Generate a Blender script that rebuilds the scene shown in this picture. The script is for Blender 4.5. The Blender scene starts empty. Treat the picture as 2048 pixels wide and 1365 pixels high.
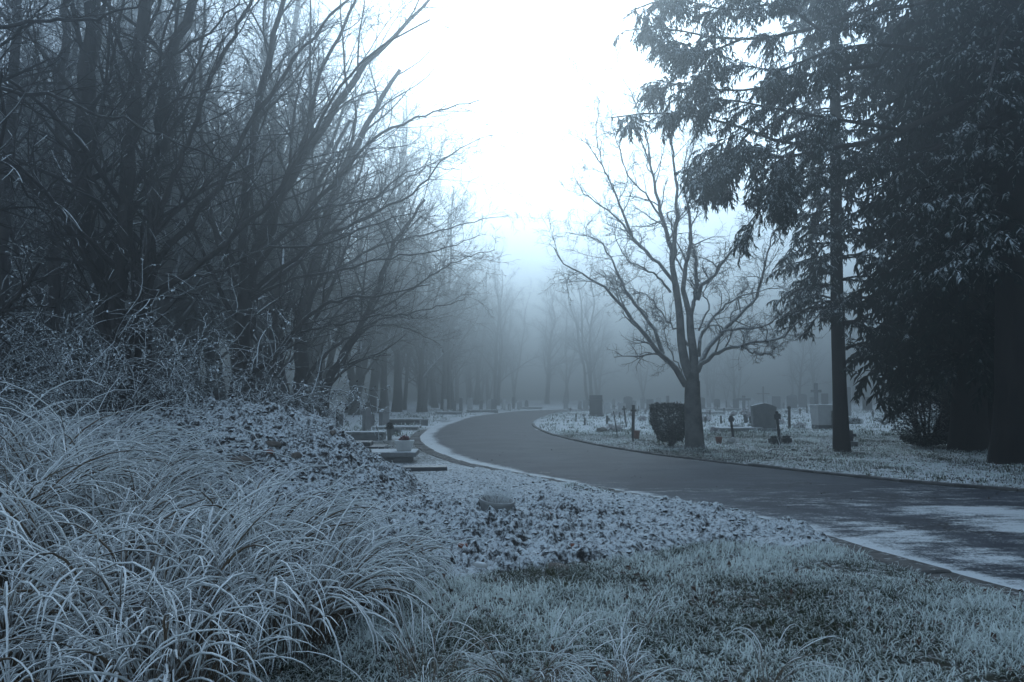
import bpy, math, random
import numpy as np
from mathutils import Vector, Matrix, Euler

# ------------------------------------------------------------------ camera, sky, sun, exposure
sc = bpy.context.scene
COL = sc.collection
CAMH, FPX, PITCH = 1.6, 1600.0, math.atan(107.5 / 1600.0)
cam = bpy.data.cameras.new("camera"); camo = bpy.data.objects.new("camera", cam); COL.objects.link(camo)
cam.sensor_width = 36.0; cam.lens = 36.0 * FPX / 2048.0; cam.clip_end = 2000.0
camo.location = (0, 0, CAMH); camo.rotation_euler = (math.pi / 2 + PITCH, 0, 0)
sc.camera = camo

SUN_EL, SUN_AZ = math.radians(27.0), math.radians(2.5)      # azimuth measured from +Y towards +X
world = bpy.data.worlds.new("World"); sc.world = world; world.use_nodes = True
wn, wl = world.node_tree.nodes, world.node_tree.links
for n in list(wn): wn.remove(n)
sky = wn.new("ShaderNodeTexSky"); sky.sky_type = 'NISHITA'; sky.sun_disc = False
sky.sun_elevation = SUN_EL; sky.sun_rotation = SUN_AZ
sky.air_density = 1.0; sky.dust_density = 0.8; sky.ozone_density = 6.0
tint = wn.new("ShaderNodeMix"); tint.data_type = 'RGBA'; tint.blend_type = 'MULTIPLY'
tint.inputs[0].default_value = 1.0; tint.inputs[7].default_value = (0.74, 0.91, 1.0, 1)
bg = wn.new("ShaderNodeBackground"); bg.inputs[1].default_value = 0.15
wo = wn.new("ShaderNodeOutputWorld")
hs = wn.new('ShaderNodeHueSaturation'); hs.inputs['Saturation'].default_value = 0.36
wl.new(sky.outputs[0], hs.inputs['Color']); wl.new(hs.outputs[0], tint.inputs[6]); wl.new(tint.outputs[2], bg.inputs[0]); wl.new(bg.outputs[0], wo.inputs[0])

sl = bpy.data.lights.new("sun", 'SUN'); sl.energy = 0.5; sl.angle = math.radians(18); sl.color = (0.80, 0.93, 1.0)
so = bpy.data.objects.new("sun", sl); COL.objects.link(so)
sdir = Vector((math.sin(SUN_AZ) * math.cos(SUN_EL), math.cos(SUN_AZ) * math.cos(SUN_EL), math.sin(SUN_EL)))
so.rotation_euler = (-sdir).to_track_quat('-Z', 'Y').to_euler(); so.location = (0, 0, 40)

sc.view_settings.view_transform = 'Standard'; sc.view_settings.look = 'None'
sc.view_settings.exposure = 1.25; sc.view_settings.gamma = 1.0
sc.view_settings.use_curve_mapping = False
sc.render.engine = 'CYCLES'
cy = sc.cycles
cy.max_bounces = 3; cy.diffuse_bounces = 2; cy.glossy_bounces = 2; cy.transmission_bounces = 2
cy.volume_bounces = 0; cy.transparent_max_bounces = 4
cy.use_denoising = True; cy.denoising_prefilter = 'ACCURATE'
try: cy.denoiser = 'OPENIMAGEDENOISE'
except Exception: pass

HAZE_DENSITY = 0.0155
HAZE_G = 0.83

# ------------------------------------------------------------------ maths helpers
rng = np.random.default_rng(7)
def A(*v): return np.array(v, float)
def at(px, py, z=0.0):
    """ground point (height z) seen at a pixel of the 2048x1365 photograph"""
    u, v = px - 1024.0, 682.5 - py
    c, s = math.cos(PITCH), math.sin(PITCH)
    d = np.array([u, FPX * c - v * s, FPX * s + v * c])
    t = (z - CAMH) / d[2]
    return np.array([d[0] * t, d[1] * t, z])
def atd(px, py, Y):
    """point at depth Y along a pixel's ray"""
    u, v = px - 1024.0, 682.5 - py
    c, s = math.cos(PITCH), math.sin(PITCH)
    d = np.array([u, FPX * c - v * s, FPX * s + v * c])
    t = Y / d[1]
    return np.array([d[0] * t, Y, CAMH + d[2] * t])

_g = np.random.default_rng(11)
_PERM = np.concatenate([_g.permutation(512)] * 3)
_ANG = _g.uniform(0, 2 * np.pi, 512); _GX, _GY = np.cos(_ANG), np.sin(_ANG)
def perlin(x, y, seed=0):
    x = np.asarray(x, float) + seed * 37.13; y = np.asarray(y, float) + seed * 91.7
    xi, yi = np.floor(x).astype(int), np.floor(y).astype(int); xf, yf = x - xi, y - yi
    u, v = xf * xf * (3 - 2 * xf), yf * yf * (3 - 2 * yf)
    def gr(i, j, fx, fy):
        h = _PERM[(_PERM[i & 511] + j) & 511]
        return _GX[h] * fx + _GY[h] * fy
    a, b = gr(xi, yi, xf, yf), gr(xi + 1, yi, xf - 1, yf)
    c, d = gr(xi, yi + 1, xf, yf - 1), gr(xi + 1, yi + 1, xf - 1, yf - 1)
    return (a + u * (b - a)) * (1 - v) + (c + u * (d - c)) * v
def fbm(x, y, o=4, seed=0):
    s, a = 0.0, 1.0
    for i in range(o):
        s = s + a * perlin(x * 2 ** i, y * 2 ** i, seed + i); a *= 0.5
    return s
def sstep(a, b, x):
    t = np.clip((x - a) / (b - a), 0, 1); return t * t * (3 - 2 * t)
def nrm(v): return v / np.maximum(np.linalg.norm(v, axis=-1, keepdims=True), 1e-9)
def resample(pts, n):
    pts = np.asarray(pts, float); m = len(pts)
    d = np.concatenate([[0], np.cumsum(np.linalg.norm(np.diff(pts, axis=0), axis=1))])
    # catmull-rom through a dense sampling
    P = np.vstack([2 * pts[0] - pts[1], pts, 2 * pts[-1] - pts[-2]])
    out = []
    for i in range(m - 1):
        p0, p1, p2, p3 = P[i:i + 4]
        for t in np.linspace(0, 1, 14, endpoint=False):
            out.append(0.5 * (2 * p1 + (p2 - p0) * t + (2 * p0 - 5 * p1 + 4 * p2 - p3) * t * t + (3 * p1 - p0 - 3 * p2 + p3) * t ** 3))
    out.append(pts[-1]); out = np.array(out)
    d = np.concatenate([[0], np.cumsum(np.linalg.norm(np.diff(out, axis=0), axis=1))])
    s = np.linspace(0, d[-1], n)
    return np.stack([np.interp(s, d, out[:, k]) for k in range(out.shape[1])], 1)

# ------------------------------------------------------------------ mesh helpers
class MB:
    """collects faces; build() makes one mesh object"""
    def __init__(self): self.V, self.F, self.n, self.att = [], [], 0, []
    def add(self, V, F, att=None):
        V = np.asarray(V, float).reshape(-1, 3); F = np.asarray(F, int)
        self.V.append(V); self.F.append(F + self.n); self.n += len(V)
        self.att.append(np.zeros(len(V)) if att is None else np.asarray(att, float).reshape(-1))
        return self
    def tube(self, P, R, sides=4, att=None, jit=0.0):
        P = np.asarray(P, float); R = np.asarray(R, float)
        if P.ndim == 2: P, R = P[None], R[None]
        N, K, _ = P.shape
        if N == 0: return self
        T = nrm(np.gradient(P, axis=1))
        D = nrm(P[:, -1] - P[:, 0]); ref = np.where(np.abs(D[:, 2:3]) > 0.8, A(1, 0.13, 0), A(0.07, 0.05, 1))
        ref = np.broadcast_to(ref[:, None, :], P.shape)
        U = nrm(np.cross(T, ref)); W = np.cross(U, T)
        a = np.arange(sides) * 2 * np.pi / sides + 0.5
        RR = R[:, :, None, None] * np.ones((1, 1, sides, 1))
        if jit: RR = RR * (1 + jit * rng.uniform(-1, 1, RR.shape))
        V = P[:, :, None, :] + RR * (np.cos(a)[None, None, :, None] * U[:, :, None, :] + np.sin(a)[None, None, :, None] * W[:, :, None, :])
        i = np.arange(N)[:, None, None] * K * sides; k = np.arange(K - 1)[None, :, None] * sides
        s = np.arange(sides)[None, None, :]; s2 = (s + 1) % sides
        F = np.stack([i + k + s, i + k + s2, i + k + sides + s2, i + k + sides + s], -1).reshape(-1, 4)
        if att is not None: att = np.broadcast_to(np.asarray(att, float)[..., None], (N, K, sides))
        return self.add(V, F, att)
    def ribbon(self, P, Wd, att=None, side=None):
        N, K, _ = P.shape
        T = nrm(np.gradient(P, axis=1))
        if side is None:
            side = nrm(np.cross(T, A(0.03, 0.02, 1.0)))
        V = np.stack([P - side * Wd[:, :, None], P + side * Wd[:, :, None]], 2)
        i = np.arange(N)[:, None] * K * 2; k = np.arange(K - 1)[None, :] * 2
        F = np.stack([i + k, i + k + 1, i + k + 3, i + k + 2], -1).reshape(-1, 4)
        if att is not None: att = np.broadcast_to(np.asarray(att, float)[..., None], (N, K, 2))
        return self.add(V, F, att)
    def box(self, x0, x1, y0, y1, z0, z1, taper=0.0, bev=0.0, top=None):
        """box; taper shrinks the bottom; bev chamfers all round with an inset top"""
        def ring(z, ins): return [(x0 + ins, y0 + ins, z), (x1 - ins, y0 + ins, z), (x1 - ins, y1 - ins, z), (x0 + ins, y1 - ins, z)]
        if bev > 0: L = [ring(z0, taper), ring(z1 - bev, 0), ring(z1, bev)]
        else: L = [ring(z0, taper), ring(z1, 0)]
        V = [p for r in L for p in r]; F = []
        for k in range(len(L) - 1):
            for s in range(4): F.append((k * 4 + s, k * 4 + (s + 1) % 4, k * 4 + 4 + (s + 1) % 4, k * 4 + 4 + s))
        n = len(V); F += [(3, 2, 1, 0), (n - 4, n - 3, n - 2, n - 1)]
        return self.add(V, F)
    def lathe(self, prof, seg=14, c=(0, 0, 0)):
        prof = np.asarray(prof, float); a = np.arange(seg) * 2 * np.pi / seg
        V = np.stack([prof[:, None, 0] * np.cos(a) + c[0], prof[:, None, 0] * np.sin(a) + c[1], prof[:, None, 1] + 0 * a + c[2]], -1)
        K = len(prof); k = np.arange(K - 1)[:, None] * seg; s = np.arange(seg)[None]; s2 = (s + 1) % seg
        return self.add(V, np.stack([k + s, k + s2, k + seg + s2, k + seg + s], -1).reshape(-1, 4))
    def prism(self, outline, y0, y1):
        """extrude an (x,z) outline along y"""
        o = np.asarray(outline, float); m = len(o)
        V = np.vstack([np.c_[o[:, 0], np.full(m, y0), o[:, 1]], np.c_[o[:, 0], np.full(m, y1), o[:, 1]]])
        c0 = np.array([[o[:, 0].mean(), y0, o[:, 1].mean()], [o[:, 0].mean(), y1, o[:, 1].mean()]])
        V = np.vstack([V, c0]); F = []
        for i in range(m):
            j = (i + 1) % m; F += [(i, j, m + j, m + i)]
            F += [(j, i, 2 * m, 2 * m), (m + i, m + j, 2 * m + 1, 2 * m + 1)]
        return self.add(V, F)
    def mesh(self, name, mat, smooth=False):
        V = np.concatenate(self.V)
        quads = np.concatenate([f if f.shape[1] == 4 else np.c_[f, f[:, 2]] for f in self.F])
        tri = quads[:, 2] == quads[:, 3]
        cnt = np.where(tri, 3, 4); loops = quads[~(np.arange(4)[None] >= cnt[:, None])]
        me = bpy.data.meshes.new(name)
        me.vertices.add(len(V)); me.vertices.foreach_set('co', V.astype(np.float32).ravel())
        me.loops.add(len(loops)); me.loops.foreach_set('vertex_index', loops.astype(np.int32))
        me.polygons.add(len(cnt)); me.polygons.foreach_set('loop_start', np.concatenate([[0], np.cumsum(cnt)[:-1]]).astype(np.int32))
        if smooth: me.polygons.foreach_set('use_smooth', np.ones(len(cnt), bool))
        else: me.polygons.foreach_set('use_smooth', np.zeros(len(cnt), bool))
        at_ = np.concatenate(self.att)
        if np.any(at_ != 0):
            a = me.attributes.new('mask', 'FLOAT', 'POINT'); a.data.foreach_set('value', at_.astype(np.float32))
        me.materials.append(mat); me.update(calc_edges=True); me.validate(verbose=False)
        return me
    def build(self, name, mat, parent=None, smooth=False, loc=None, rot=None):
        return put(name, self.mesh(name, mat, smooth), parent, loc, rot)
def put(name, me, parent=None, loc=None, rot=None):
    o = bpy.data.objects.new(name, me); COL.objects.link(o)
    if parent is not None: o.parent = parent
    if loc is not None: o.location = loc
    if rot is not None: o.rotation_euler = rot
    return o
def tag(o, label=None, cat=None, group=None, kind=None):
    if label: o['label'] = label
    if cat: o['category'] = cat
    if group: o['group'] = group
    if kind: o['kind'] = kind
    return o
def thing(name, loc, label, cat, group=None, rz=0.0, tilt=(0, 0)):
    o = bpy.data.objects.new(name, None); COL.objects.link(o); o.empty_display_size = 0.2
    o.location = tuple(loc); o.rotation_euler = (tilt[0], tilt[1], rz)
    return tag(o, label, cat, group)

# ------------------------------------------------------------------ materials
def mat_new(name, rough=0.9):
    m = bpy.data.materials.new(name); m.use_nodes = True
    nt = m.node_tree; b = nt.nodes['Principled BSDF']; b.inputs['Roughness'].default_value = rough
    if 'Specular IOR Level' in b.inputs: b.inputs['Specular IOR Level'].default_value = 0.25
    return m, nt, b
def nd(nt, t, **kw):
    n = nt.nodes.new(t)
    for k, v in kw.items(): setattr(n, k, v)
    return n
def math_(nt, op, a, b=None, clamp=False):
    n = nd(nt, 'ShaderNodeMath', operation=op, use_clamp=clamp)
    for i, v in enumerate((a, b)):
        if v is None: continue
        if isinstance(v, (int, float)): n.inputs[i].default_value = v
        else: nt.links.new(v, n.inputs[i])
    return n.outputs[0]
def noise(nt, vec, scale, detail=3.0, rough=0.6, stretch=None):
    n = nd(nt, 'ShaderNodeTexNoise'); n.inputs['Scale'].default_value = scale
    n.inputs['Detail'].default_value = detail; n.inputs['Roughness'].default_value = rough
    if stretch is not None:
        mp = nd(nt, 'ShaderNodeMapping'); mp.inputs['Scale'].default_value = stretch
        nt.links.new(vec, mp.inputs[0]); vec = mp.outputs[0]
    nt.links.new(vec, n.inputs['Vector']); return n.outputs[0]
def ramp(nt, v, a, b):
    n = nd(nt, 'ShaderNodeMapRange', interpolation_type='SMOOTHSTEP')
    n.inputs[1].default_value = a; n.inputs[2].default_value = b; nt.links.new(v, n.inputs[0]); return n.outputs[0]
def mixc(nt, f, a, b):
    n = nd(nt, 'ShaderNodeMix', data_type='RGBA')
    if isinstance(f, (int, float)): n.inputs[0].default_value = f
    else: nt.links.new(f, n.inputs[0])
    for i, v in ((6, a), (7, b)):
        if isinstance(v, tuple): n.inputs[i].default_value = v if len(v) == 4 else v + (1,)
        else: nt.links.new(v, n.inputs[i])
    return n.outputs[2]
FROST = (0.80, 0.85, 0.87)
def frosted(name, c1, c2, lo=0.2, hi=0.9, scale=6.0, amt=0.8, cscale=3.0, bump=0.0, attr=0.0, frost=FROST, rough=0.9, stretch=None, bscale=None, nzw=1.0, tr=0.0):
    """base colour varied by noise, frost lying on faces that look up (and where the mask attribute says so)"""
    m, nt, b = mat_new(name, rough)
    geo = nd(nt, 'ShaderNodeNewGeometry'); pos = geo.outputs['Position']
    sep = nd(nt, 'ShaderNodeSeparateXYZ'); nt.links.new(geo.outputs['Normal'], sep.inputs[0])
    base = mixc(nt, ramp(nt, noise(nt, pos, cscale, 4, 0.65, stretch), 0.3, 0.7), c1, c2)
    nz = math_(nt, 'MULTIPLY', sep.outputs[2], nzw)
    f = math_(nt, 'ADD', nz, math_(nt, 'MULTIPLY', math_(nt, 'SUBTRACT', noise(nt, pos, scale, 4, 0.7), 0.5), 2.2 * amt))
    if attr:
        an = nd(nt, 'ShaderNodeAttribute', attribute_name='mask')
        f = math_(nt, 'ADD', f, math_(nt, 'MULTIPLY', math_(nt, 'SUBTRACT', an.outputs['Fac'], 0.5), 2 * attr))
    col = mixc(nt, ramp(nt, f, lo, hi), base, frost)
    nt.links.new(col, b.inputs['Base Color'])
    if bump:
        bp = nd(nt, 'ShaderNodeBump'); bp.inputs['Strength'].default_value = bump; bp.inputs['Distance'].default_value = 0.03
        nt.links.new(noise(nt, pos, bscale or scale * 3, 5, 0.7, stretch), bp.inputs['Height']); nt.links.new(bp.outputs[0], b.inputs['Normal'])
    if tr:      # thin blades and frost needles let light through
        tl = nd(nt, 'ShaderNodeBsdfTranslucent'); nt.links.new(col, tl.inputs['Color'])
        mx = nd(nt, 'ShaderNodeMixShader'); mx.inputs[0].default_value = tr; out = nt.nodes['Material Output']
        nt.links.new(b.outputs[0], mx.inputs[1]); nt.links.new(tl.outputs[0], mx.inputs[2]); nt.links.new(mx.outputs[0], out.inputs['Surface'])
    return m
M = {}
M['bark'] = frosted('bark_dark', (0.030, 0.026, 0.024), (0.060, 0.052, 0.048), 0.55, 1.25, 7.0, 0.6, 5.0, 0.5, stretch=(1, 1, 0.25))
M['bark_pale'] = frosted('bark_pale', (0.08, 0.076, 0.072), (0.22, 0.21, 0.20), 0.15, 0.9, 6.0, 0.6, 3.5, 0.5)
M['bark_far'] = frosted('bark_wood', (0.035, 0.032, 0.030), (0.065, 0.06, 0.055), 0.3, 1.1, 3.0, 0.5, 2.0)
M['bark_red'] = frosted('bark_conifer', (0.022, 0.019, 0.018), (0.045, 0.038, 0.034), 0.9, 1.6, 5.0, 0.4, 4.0, 0.6, stretch=(1, 1, 0.2))
M['twig'] = frosted('twig_frosted', (0.035, 0.031, 0.029), (0.07, 0.062, 0.058), 0.15, 0.95, 9.0, 0.45, 4.0)
M['needle'] = frosted('needles_frosted', (0.010, 0.020, 0.016), (0.022, 0.036, 0.028), 0.25, 0.95, 7.0, 0.8, 2.0)
M['needle_bare'] = frosted('needles_dark', (0.008, 0.016, 0.012), (0.018, 0.030, 0.022), 0.75, 1.5, 4.0, 0.8, 2.0)
M['shrubleaf'] = frosted('bramble_leaf', (0.025, 0.025, 0.020), (0.050, 0.042, 0.035), -0.1, 0.5, 14.0, 0.7, 6.0)
M['twig_white'] = frosted('twig_thick_frost', (0.05, 0.045, 0.04), (0.09, 0.08, 0.07), -0.25, 0.45, 25.0, 0.6, 6.0)
M['hedge'] = frosted('hedge_leaf', (0.012, 0.018, 0.012), (0.035, 0.040, 0.028), 0.75, 1.3, 12.0, 0.7, 6.0)
M['soil'] = frosted('soil_clods', (0.016, 0.013, 0.012), (0.045, 0.036, 0.032), 0.36, 1.12, 22.0, 1.35, 6.0, 0.8, bscale=45.0)
M['clod'] = frosted('loose_clod', (0.016, 0.013, 0.012), (0.045, 0.036, 0.032), 0.1, 0.6, 20.0, 1.1, 6.0)
M['ground'] = frosted('frosted_turf', (0.022, 0.026, 0.016), (0.055, 0.050, 0.035), 0.70, 1.35, 13.0, 1.1, 1.5, 0.8, attr=0.6, bscale=14.0)
M['blade'] = frosted('grass_blade_frosted', (0.12, 0.085, 0.055), (0.20, 0.15, 0.10), -0.75, 0.15, 20.0, 0.35, 3.0, attr=0.9, nzw=0.45, tr=0.15, frost=(0.87, 0.91, 0.92))
M['turf'] = frosted('turf_blade_frosted', (0.035, 0.055, 0.022), (0.08, 0.085, 0.04), -0.65, 0.25, 1.6, 0.75, 2.0, attr=0.7, nzw=0.35, tr=0.4, frost=(0.80, 0.88, 0.86))
M['stone'] = frosted('grave_stone', (0.16, 0.16, 0.16), (0.26, 0.26, 0.26), 0.5, 1.0, 8.0, 0.5, 4.0, 0.25)
M['stone_dark'] = frosted('granite_dark', (0.045, 0.045, 0.05), (0.08, 0.08, 0.085), 0.8, 1.25, 8.0, 0.4, 5.0, 0.1, rough=0.5)
M['stone_pale'] = frosted('stone_pale', (0.50, 0.50, 0.49), (0.64, 0.64, 0.62), 0.5, 1.0, 8.0, 0.4, 5.0, 0.2)
M['concrete'] = frosted('concrete_slab', (0.08, 0.077, 0.073), (0.17, 0.16, 0.15), 1.1, 1.6, 9.0, 1.2, 4.0, 0.5)
M['wood'] = frosted('weathered_wood', (0.025, 0.021, 0.018), (0.055, 0.047, 0.040), 0.7, 1.2, 9.0, 0.5, 12.0, 0.4, stretch=(1, 1, 0.15))
M['terracotta'] = frosted('terracotta', (0.20, 0.075, 0.045), (0.28, 0.11, 0.07), 0.75, 1.3, 8.0, 0.4, 6.0, 0.2)
M['flower'] = frosted('flowers_pale', (0.62, 0.58, 0.60), (0.75, 0.70, 0.70), 0.5, 1.2, 9.0, 0.5, 6.0)
M['flower_red'] = frosted('flowers_dull_red', (0.25, 0.07, 0.08), (0.35, 0.13, 0.13), 0.65, 1.3, 9.0, 0.5, 9.0)
M['rock'] = frosted('field_stone', (0.10, 0.085, 0.072), (0.20, 0.17, 0.145), 0.95, 1.5, 5.0, 0.5, 7.0, 0.5)
M['deadleaf'] = frosted('dead_leaf', (0.055, 0.030, 0.018), (0.12, 0.070, 0.045), 0.85, 1.5, 9.0, 0.8, 5.0)
M['pot_grey'] = frosted('pot_grey', (0.22, 0.22, 0.22), (0.30, 0.30, 0.29), 0.75, 1.2, 8.0, 0.4, 6.0, 0.2)

def road_mat():
    m, nt, b = mat_new('asphalt_frosted', 0.75)
    geo = nd(nt, 'ShaderNodeNewGeometry'); pos = geo.outputs['Position']
    base = mixc(nt, ramp(nt, noise(nt, pos, 0.7, 5, 0.6), 0.35, 0.7), (0.034, 0.041, 0.054), (0.088, 0.100, 0.122))
    base = mixc(nt, ramp(nt, noise(nt, pos, 40.0, 3, 0.7), 0.45, 0.75), base, (0.11, 0.12, 0.14))
    base = mixc(nt, ramp(nt, noise(nt, pos, 0.35, 3, 0.6), 0.55, 0.75), base, (0.060, 0.070, 0.074))
    vo = nd(nt, 'ShaderNodeTexVoronoi', feature='DISTANCE_TO_EDGE'); vo.inputs['Scale'].default_value = 0.55
    wv = nd(nt, 'ShaderNodeVectorMath', operation='ADD'); nz_ = nd(nt, 'ShaderNodeTexNoise'); nz_.inputs['Scale'].default_value = 2.5; nz_.inputs['Detail'].default_value = 5.0
    nt.links.new(pos, nz_.inputs['Vector']); nt.links.new(pos, wv.inputs[0]); nt.links.new(nz_.outputs['Color'], wv.inputs[1]); nt.links.new(wv.outputs[0], vo.inputs['Vector'])
    crack = math_(nt, 'SUBTRACT', 1.0, ramp(nt, vo.outputs['Distance'], 0.004, 0.018))
    base = mixc(nt, math_(nt, 'MULTIPLY', crack, ramp(nt, noise(nt, pos, 0.5, 2, 0.5), 0.45, 0.6)), base, (0.014, 0.014, 0.015))
    base = mixc(nt, ramp(nt, noise(nt, pos, 1.1, 6, 0.7, stretch=(0.5, 1.8, 1)), 0.50, 0.72), base, (0.032, 0.037, 0.047))
    base = mixc(nt, math_(nt, 'MULTIPLY', ramp(nt, noise(nt, pos, 9.0, 6, 0.8), 0.52, 0.72), 0.35), base, (0.20, 0.21, 0.22))
    an = nd(nt, 'ShaderNodeAttribute', attribute_name='mask')
    n1 = noise(nt, pos, 2.1, 7, 0.72, stretch=(1.0, 2.2, 1.0)); n2 = noise(nt, pos, 30.0, 6, 0.85, stretch=(1, 1.4, 1))
    f = math_(nt, 'ADD', math_(nt, 'MULTIPLY', n1, 0.5), math_(nt, 'MULTIPLY', n2, 0.5))
    f = math_(nt, 'ADD', f, math_(nt, 'SUBTRACT', an.outputs['Fac'], 0.5))
    fr = ramp(nt, f, 0.51, 0.64)
    nt.links.new(mixc(nt, math_(nt, 'MULTIPLY', fr, 0.88), base, FROST), b.inputs['Base Color'])
    bp = nd(nt, 'ShaderNodeBump'); bp.inputs['Strength'].default_value = 0.5; bp.inputs['Distance'].default_value = 0.01
    nt.links.new(math_(nt, 'ADD', noise(nt, pos, 60.0, 3, 0.7), fr), bp.inputs['Height']); nt.links.new(bp.outputs[0], b.inputs['Normal'])
    return m
M['road'] = road_mat()

# ------------------------------------------------------------------ road layout (ground plan)
Lp = [(9, -6), (6.4, 0.5), (5.0, 4.4)] + [tuple(at(*p)[:2]) for p in ((2048, 1185), (1720, 1092), (1500, 1032), (1250, 985), (1000, 940), (900, 915), (850, 890), (843, 870), (880, 850), (950, 832), (1050, 822))] + [(9, 90), (26, 99)]
Rp = [(24, 1), (17, 6.5), (12.2, 10)] + [tuple(at(*p)[:2]) for p in ((2048, 985), (1800, 965), (1560, 940), (1400, 922), (1290, 908), (1200, 893), (1130, 878), (1085, 864), (1064, 848), (1085, 834), (1130, 824))] + [(12, 82), (28, 91)]
NS = 260
LE, RE = resample(Lp, NS), resample(Rp, NS)
POLY = np.vstack([LE, RE[::-1]])
def inside(poly, x, y):
    x, y = np.asarray(x, float), np.asarray(y, float); r = np.zeros(x.shape, bool); n = len(poly); j = n - 1
    for i in range(n):
        (xi, yi), (xj, yj) = poly[i][:2], poly[j][:2]
        if yi != yj:
            r ^= ((yi > y) != (yj > y)) & (x < (xj - xi) * (y - yi) / (yj - yi) + xi)
        j = i
    return r
def pdist(pts, x, y):
    x, y = np.asarray(x, float), np.asarray(y, float); d = np.full(x.shape, 1e9)
    for p, q in zip(pts[:-1], pts[1:]):
        dx, dy = q[0] - p[0], q[1] - p[1]; L2 = dx * dx + dy * dy + 1e-9
        t = np.clip(((x - p[0]) * dx + (y - p[1]) * dy) / L2, 0, 1)
        d = np.minimum(d, (x - p[0] - t * dx) ** 2 + (y - p[1] - t * dy) ** 2)
    return np.sqrt(d)
L2_, R2_ = LE[::2], RE[::2]
def road_sd(x, y):
    d = np.minimum(pdist(L2_, x, y), pdist(R2_, x, y))
    return np.where(inside(POLY, x, y), -d, d)
def gz(x, y, sd=None):
    """height of the turf"""
    if sd is None: sd = road_sd(x, y)
    b = 0.035 * fbm(np.asarray(x) * 0.45, np.asarray(y) * 0.45, 3, 3) + 0.015 * perlin(np.asarray(x) * 3, np.asarray(y) * 3, 9)
    return np.where(sd < 0.02, -0.07, sstep(0.22, 0.62, sd) * (0.055 + b) - 0.012)
def gzs(x, y): return float(gz(np.array([x]), np.array([y]))[0])

# ground sheet: fine near the camera, coarse to the horizon
def axis(lo, hi, near, step, grow):
    a = list(np.arange(near[0], near[1], step)); s = step
    while a[-1] < hi: s *= grow; a.append(a[-1] + s)
    s = step; b = [a[0]]
    while b[-1] > lo: s *= grow; b.append(b[-1] - s)
    return np.array(b[:0:-1] + a)
gx, gy = axis(-400, 400, (-7, 11), 0.13, 1.07), axis(-60, 500, (3, 24), 0.13, 1.06)
X, Y = np.meshgrid(gx, gy); x, y = X.ravel(), Y.ravel()
near = (np.abs(x) < 45) & (y > -12) & (y < 110)
SD = np.full(x.shape, 30.0); SD[near] = road_sd(x[near], y[near])
Z = gz(x, y, SD)
def grid_faces(ny, nx):
    i = np.arange(ny - 1)[:, None] * nx + np.arange(nx - 1)[None]
    return np.stack([i, i + 1, i + nx + 1, i + nx], -1).reshape(-1, 4)
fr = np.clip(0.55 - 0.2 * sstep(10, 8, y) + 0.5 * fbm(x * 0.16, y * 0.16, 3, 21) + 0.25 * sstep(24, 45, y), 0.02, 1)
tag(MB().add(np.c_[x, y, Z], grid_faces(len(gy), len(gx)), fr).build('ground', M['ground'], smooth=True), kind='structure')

# road sheet
NW = 36
t = np.linspace(0, 1, NW)
RP = LE[:, None, :] * (1 - t)[None, :, None] + RE[:, None, :] * t[None, :, None]
wid = np.linalg.norm(LE - RE, axis=1)[:, None]
rx, ry = RP[..., 0], RP[..., 1]
rz_ = 0.004 + 0.03 * np.sin(np.pi * t)[None] + 0.006 * perlin(rx * 0.8, ry * 0.8, 5)
dl = pdist(L2_, rx.ravel(), ry.ravel()).reshape(rx.shape); dr = pdist(R2_, rx.ravel(), ry.ravel()).reshape(rx.shape)
m_ = 0.24 + 0.12 * perlin(rx * 0.6, ry * 0.6, 19)
band = (0.42 + 0.4 * sstep(14, 24, ry) - 0.25 * np.exp(-((ry - 14) / 2.5) ** 2))
m_ = np.maximum(m_, (0.68 - 0.05 * sstep(40, 60, ry)) * (1 - sstep(band * 0.2, band * 1.7, dl + 0.25 * perlin(rx, ry * 0.6, 2))))
m_ = np.maximum(m_, 0.52 * (1 - sstep(0.1, 0.35, dr)))
streak = sstep(17.5, 9.0, ry) * sstep(0.4, 2.2, rx)
m_ = np.maximum(m_, streak * (0.60 + 0.22 * perlin(rx * 0.35 + 3, ry * 0.8, 14) + 0.20 * perlin(rx * 0.8, ry * 1.7, 15) + 0.06 * sstep(3, 8, rx)))
wheel = np.exp(-((dl - 1.55) / 0.5) ** 2) * sstep(13, 9, ry)
m_ = m_ - 0.20 * wheel + 0.10 * perlin(rx * 0.9, ry * 0.5, 17)
m_ = np.maximum(m_, (0.50 + 0.16 * perlin(rx * 0.5, ry * 1.1, 23)) * sstep(20, 13, ry)); m_ = np.maximum(m_, (0.47 + 0.10 * perlin(rx * 0.7, ry * 0.7, 24)) * sstep(40, 20, ry) * sstep(2.4, 0.4, dl))
tag(MB().add(np.stack([rx, ry, rz_], -1).reshape(-1, 3), grid_faces(NS, NW), m_.ravel()).build('road', M['road'], smooth=True), kind='structure')

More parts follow.
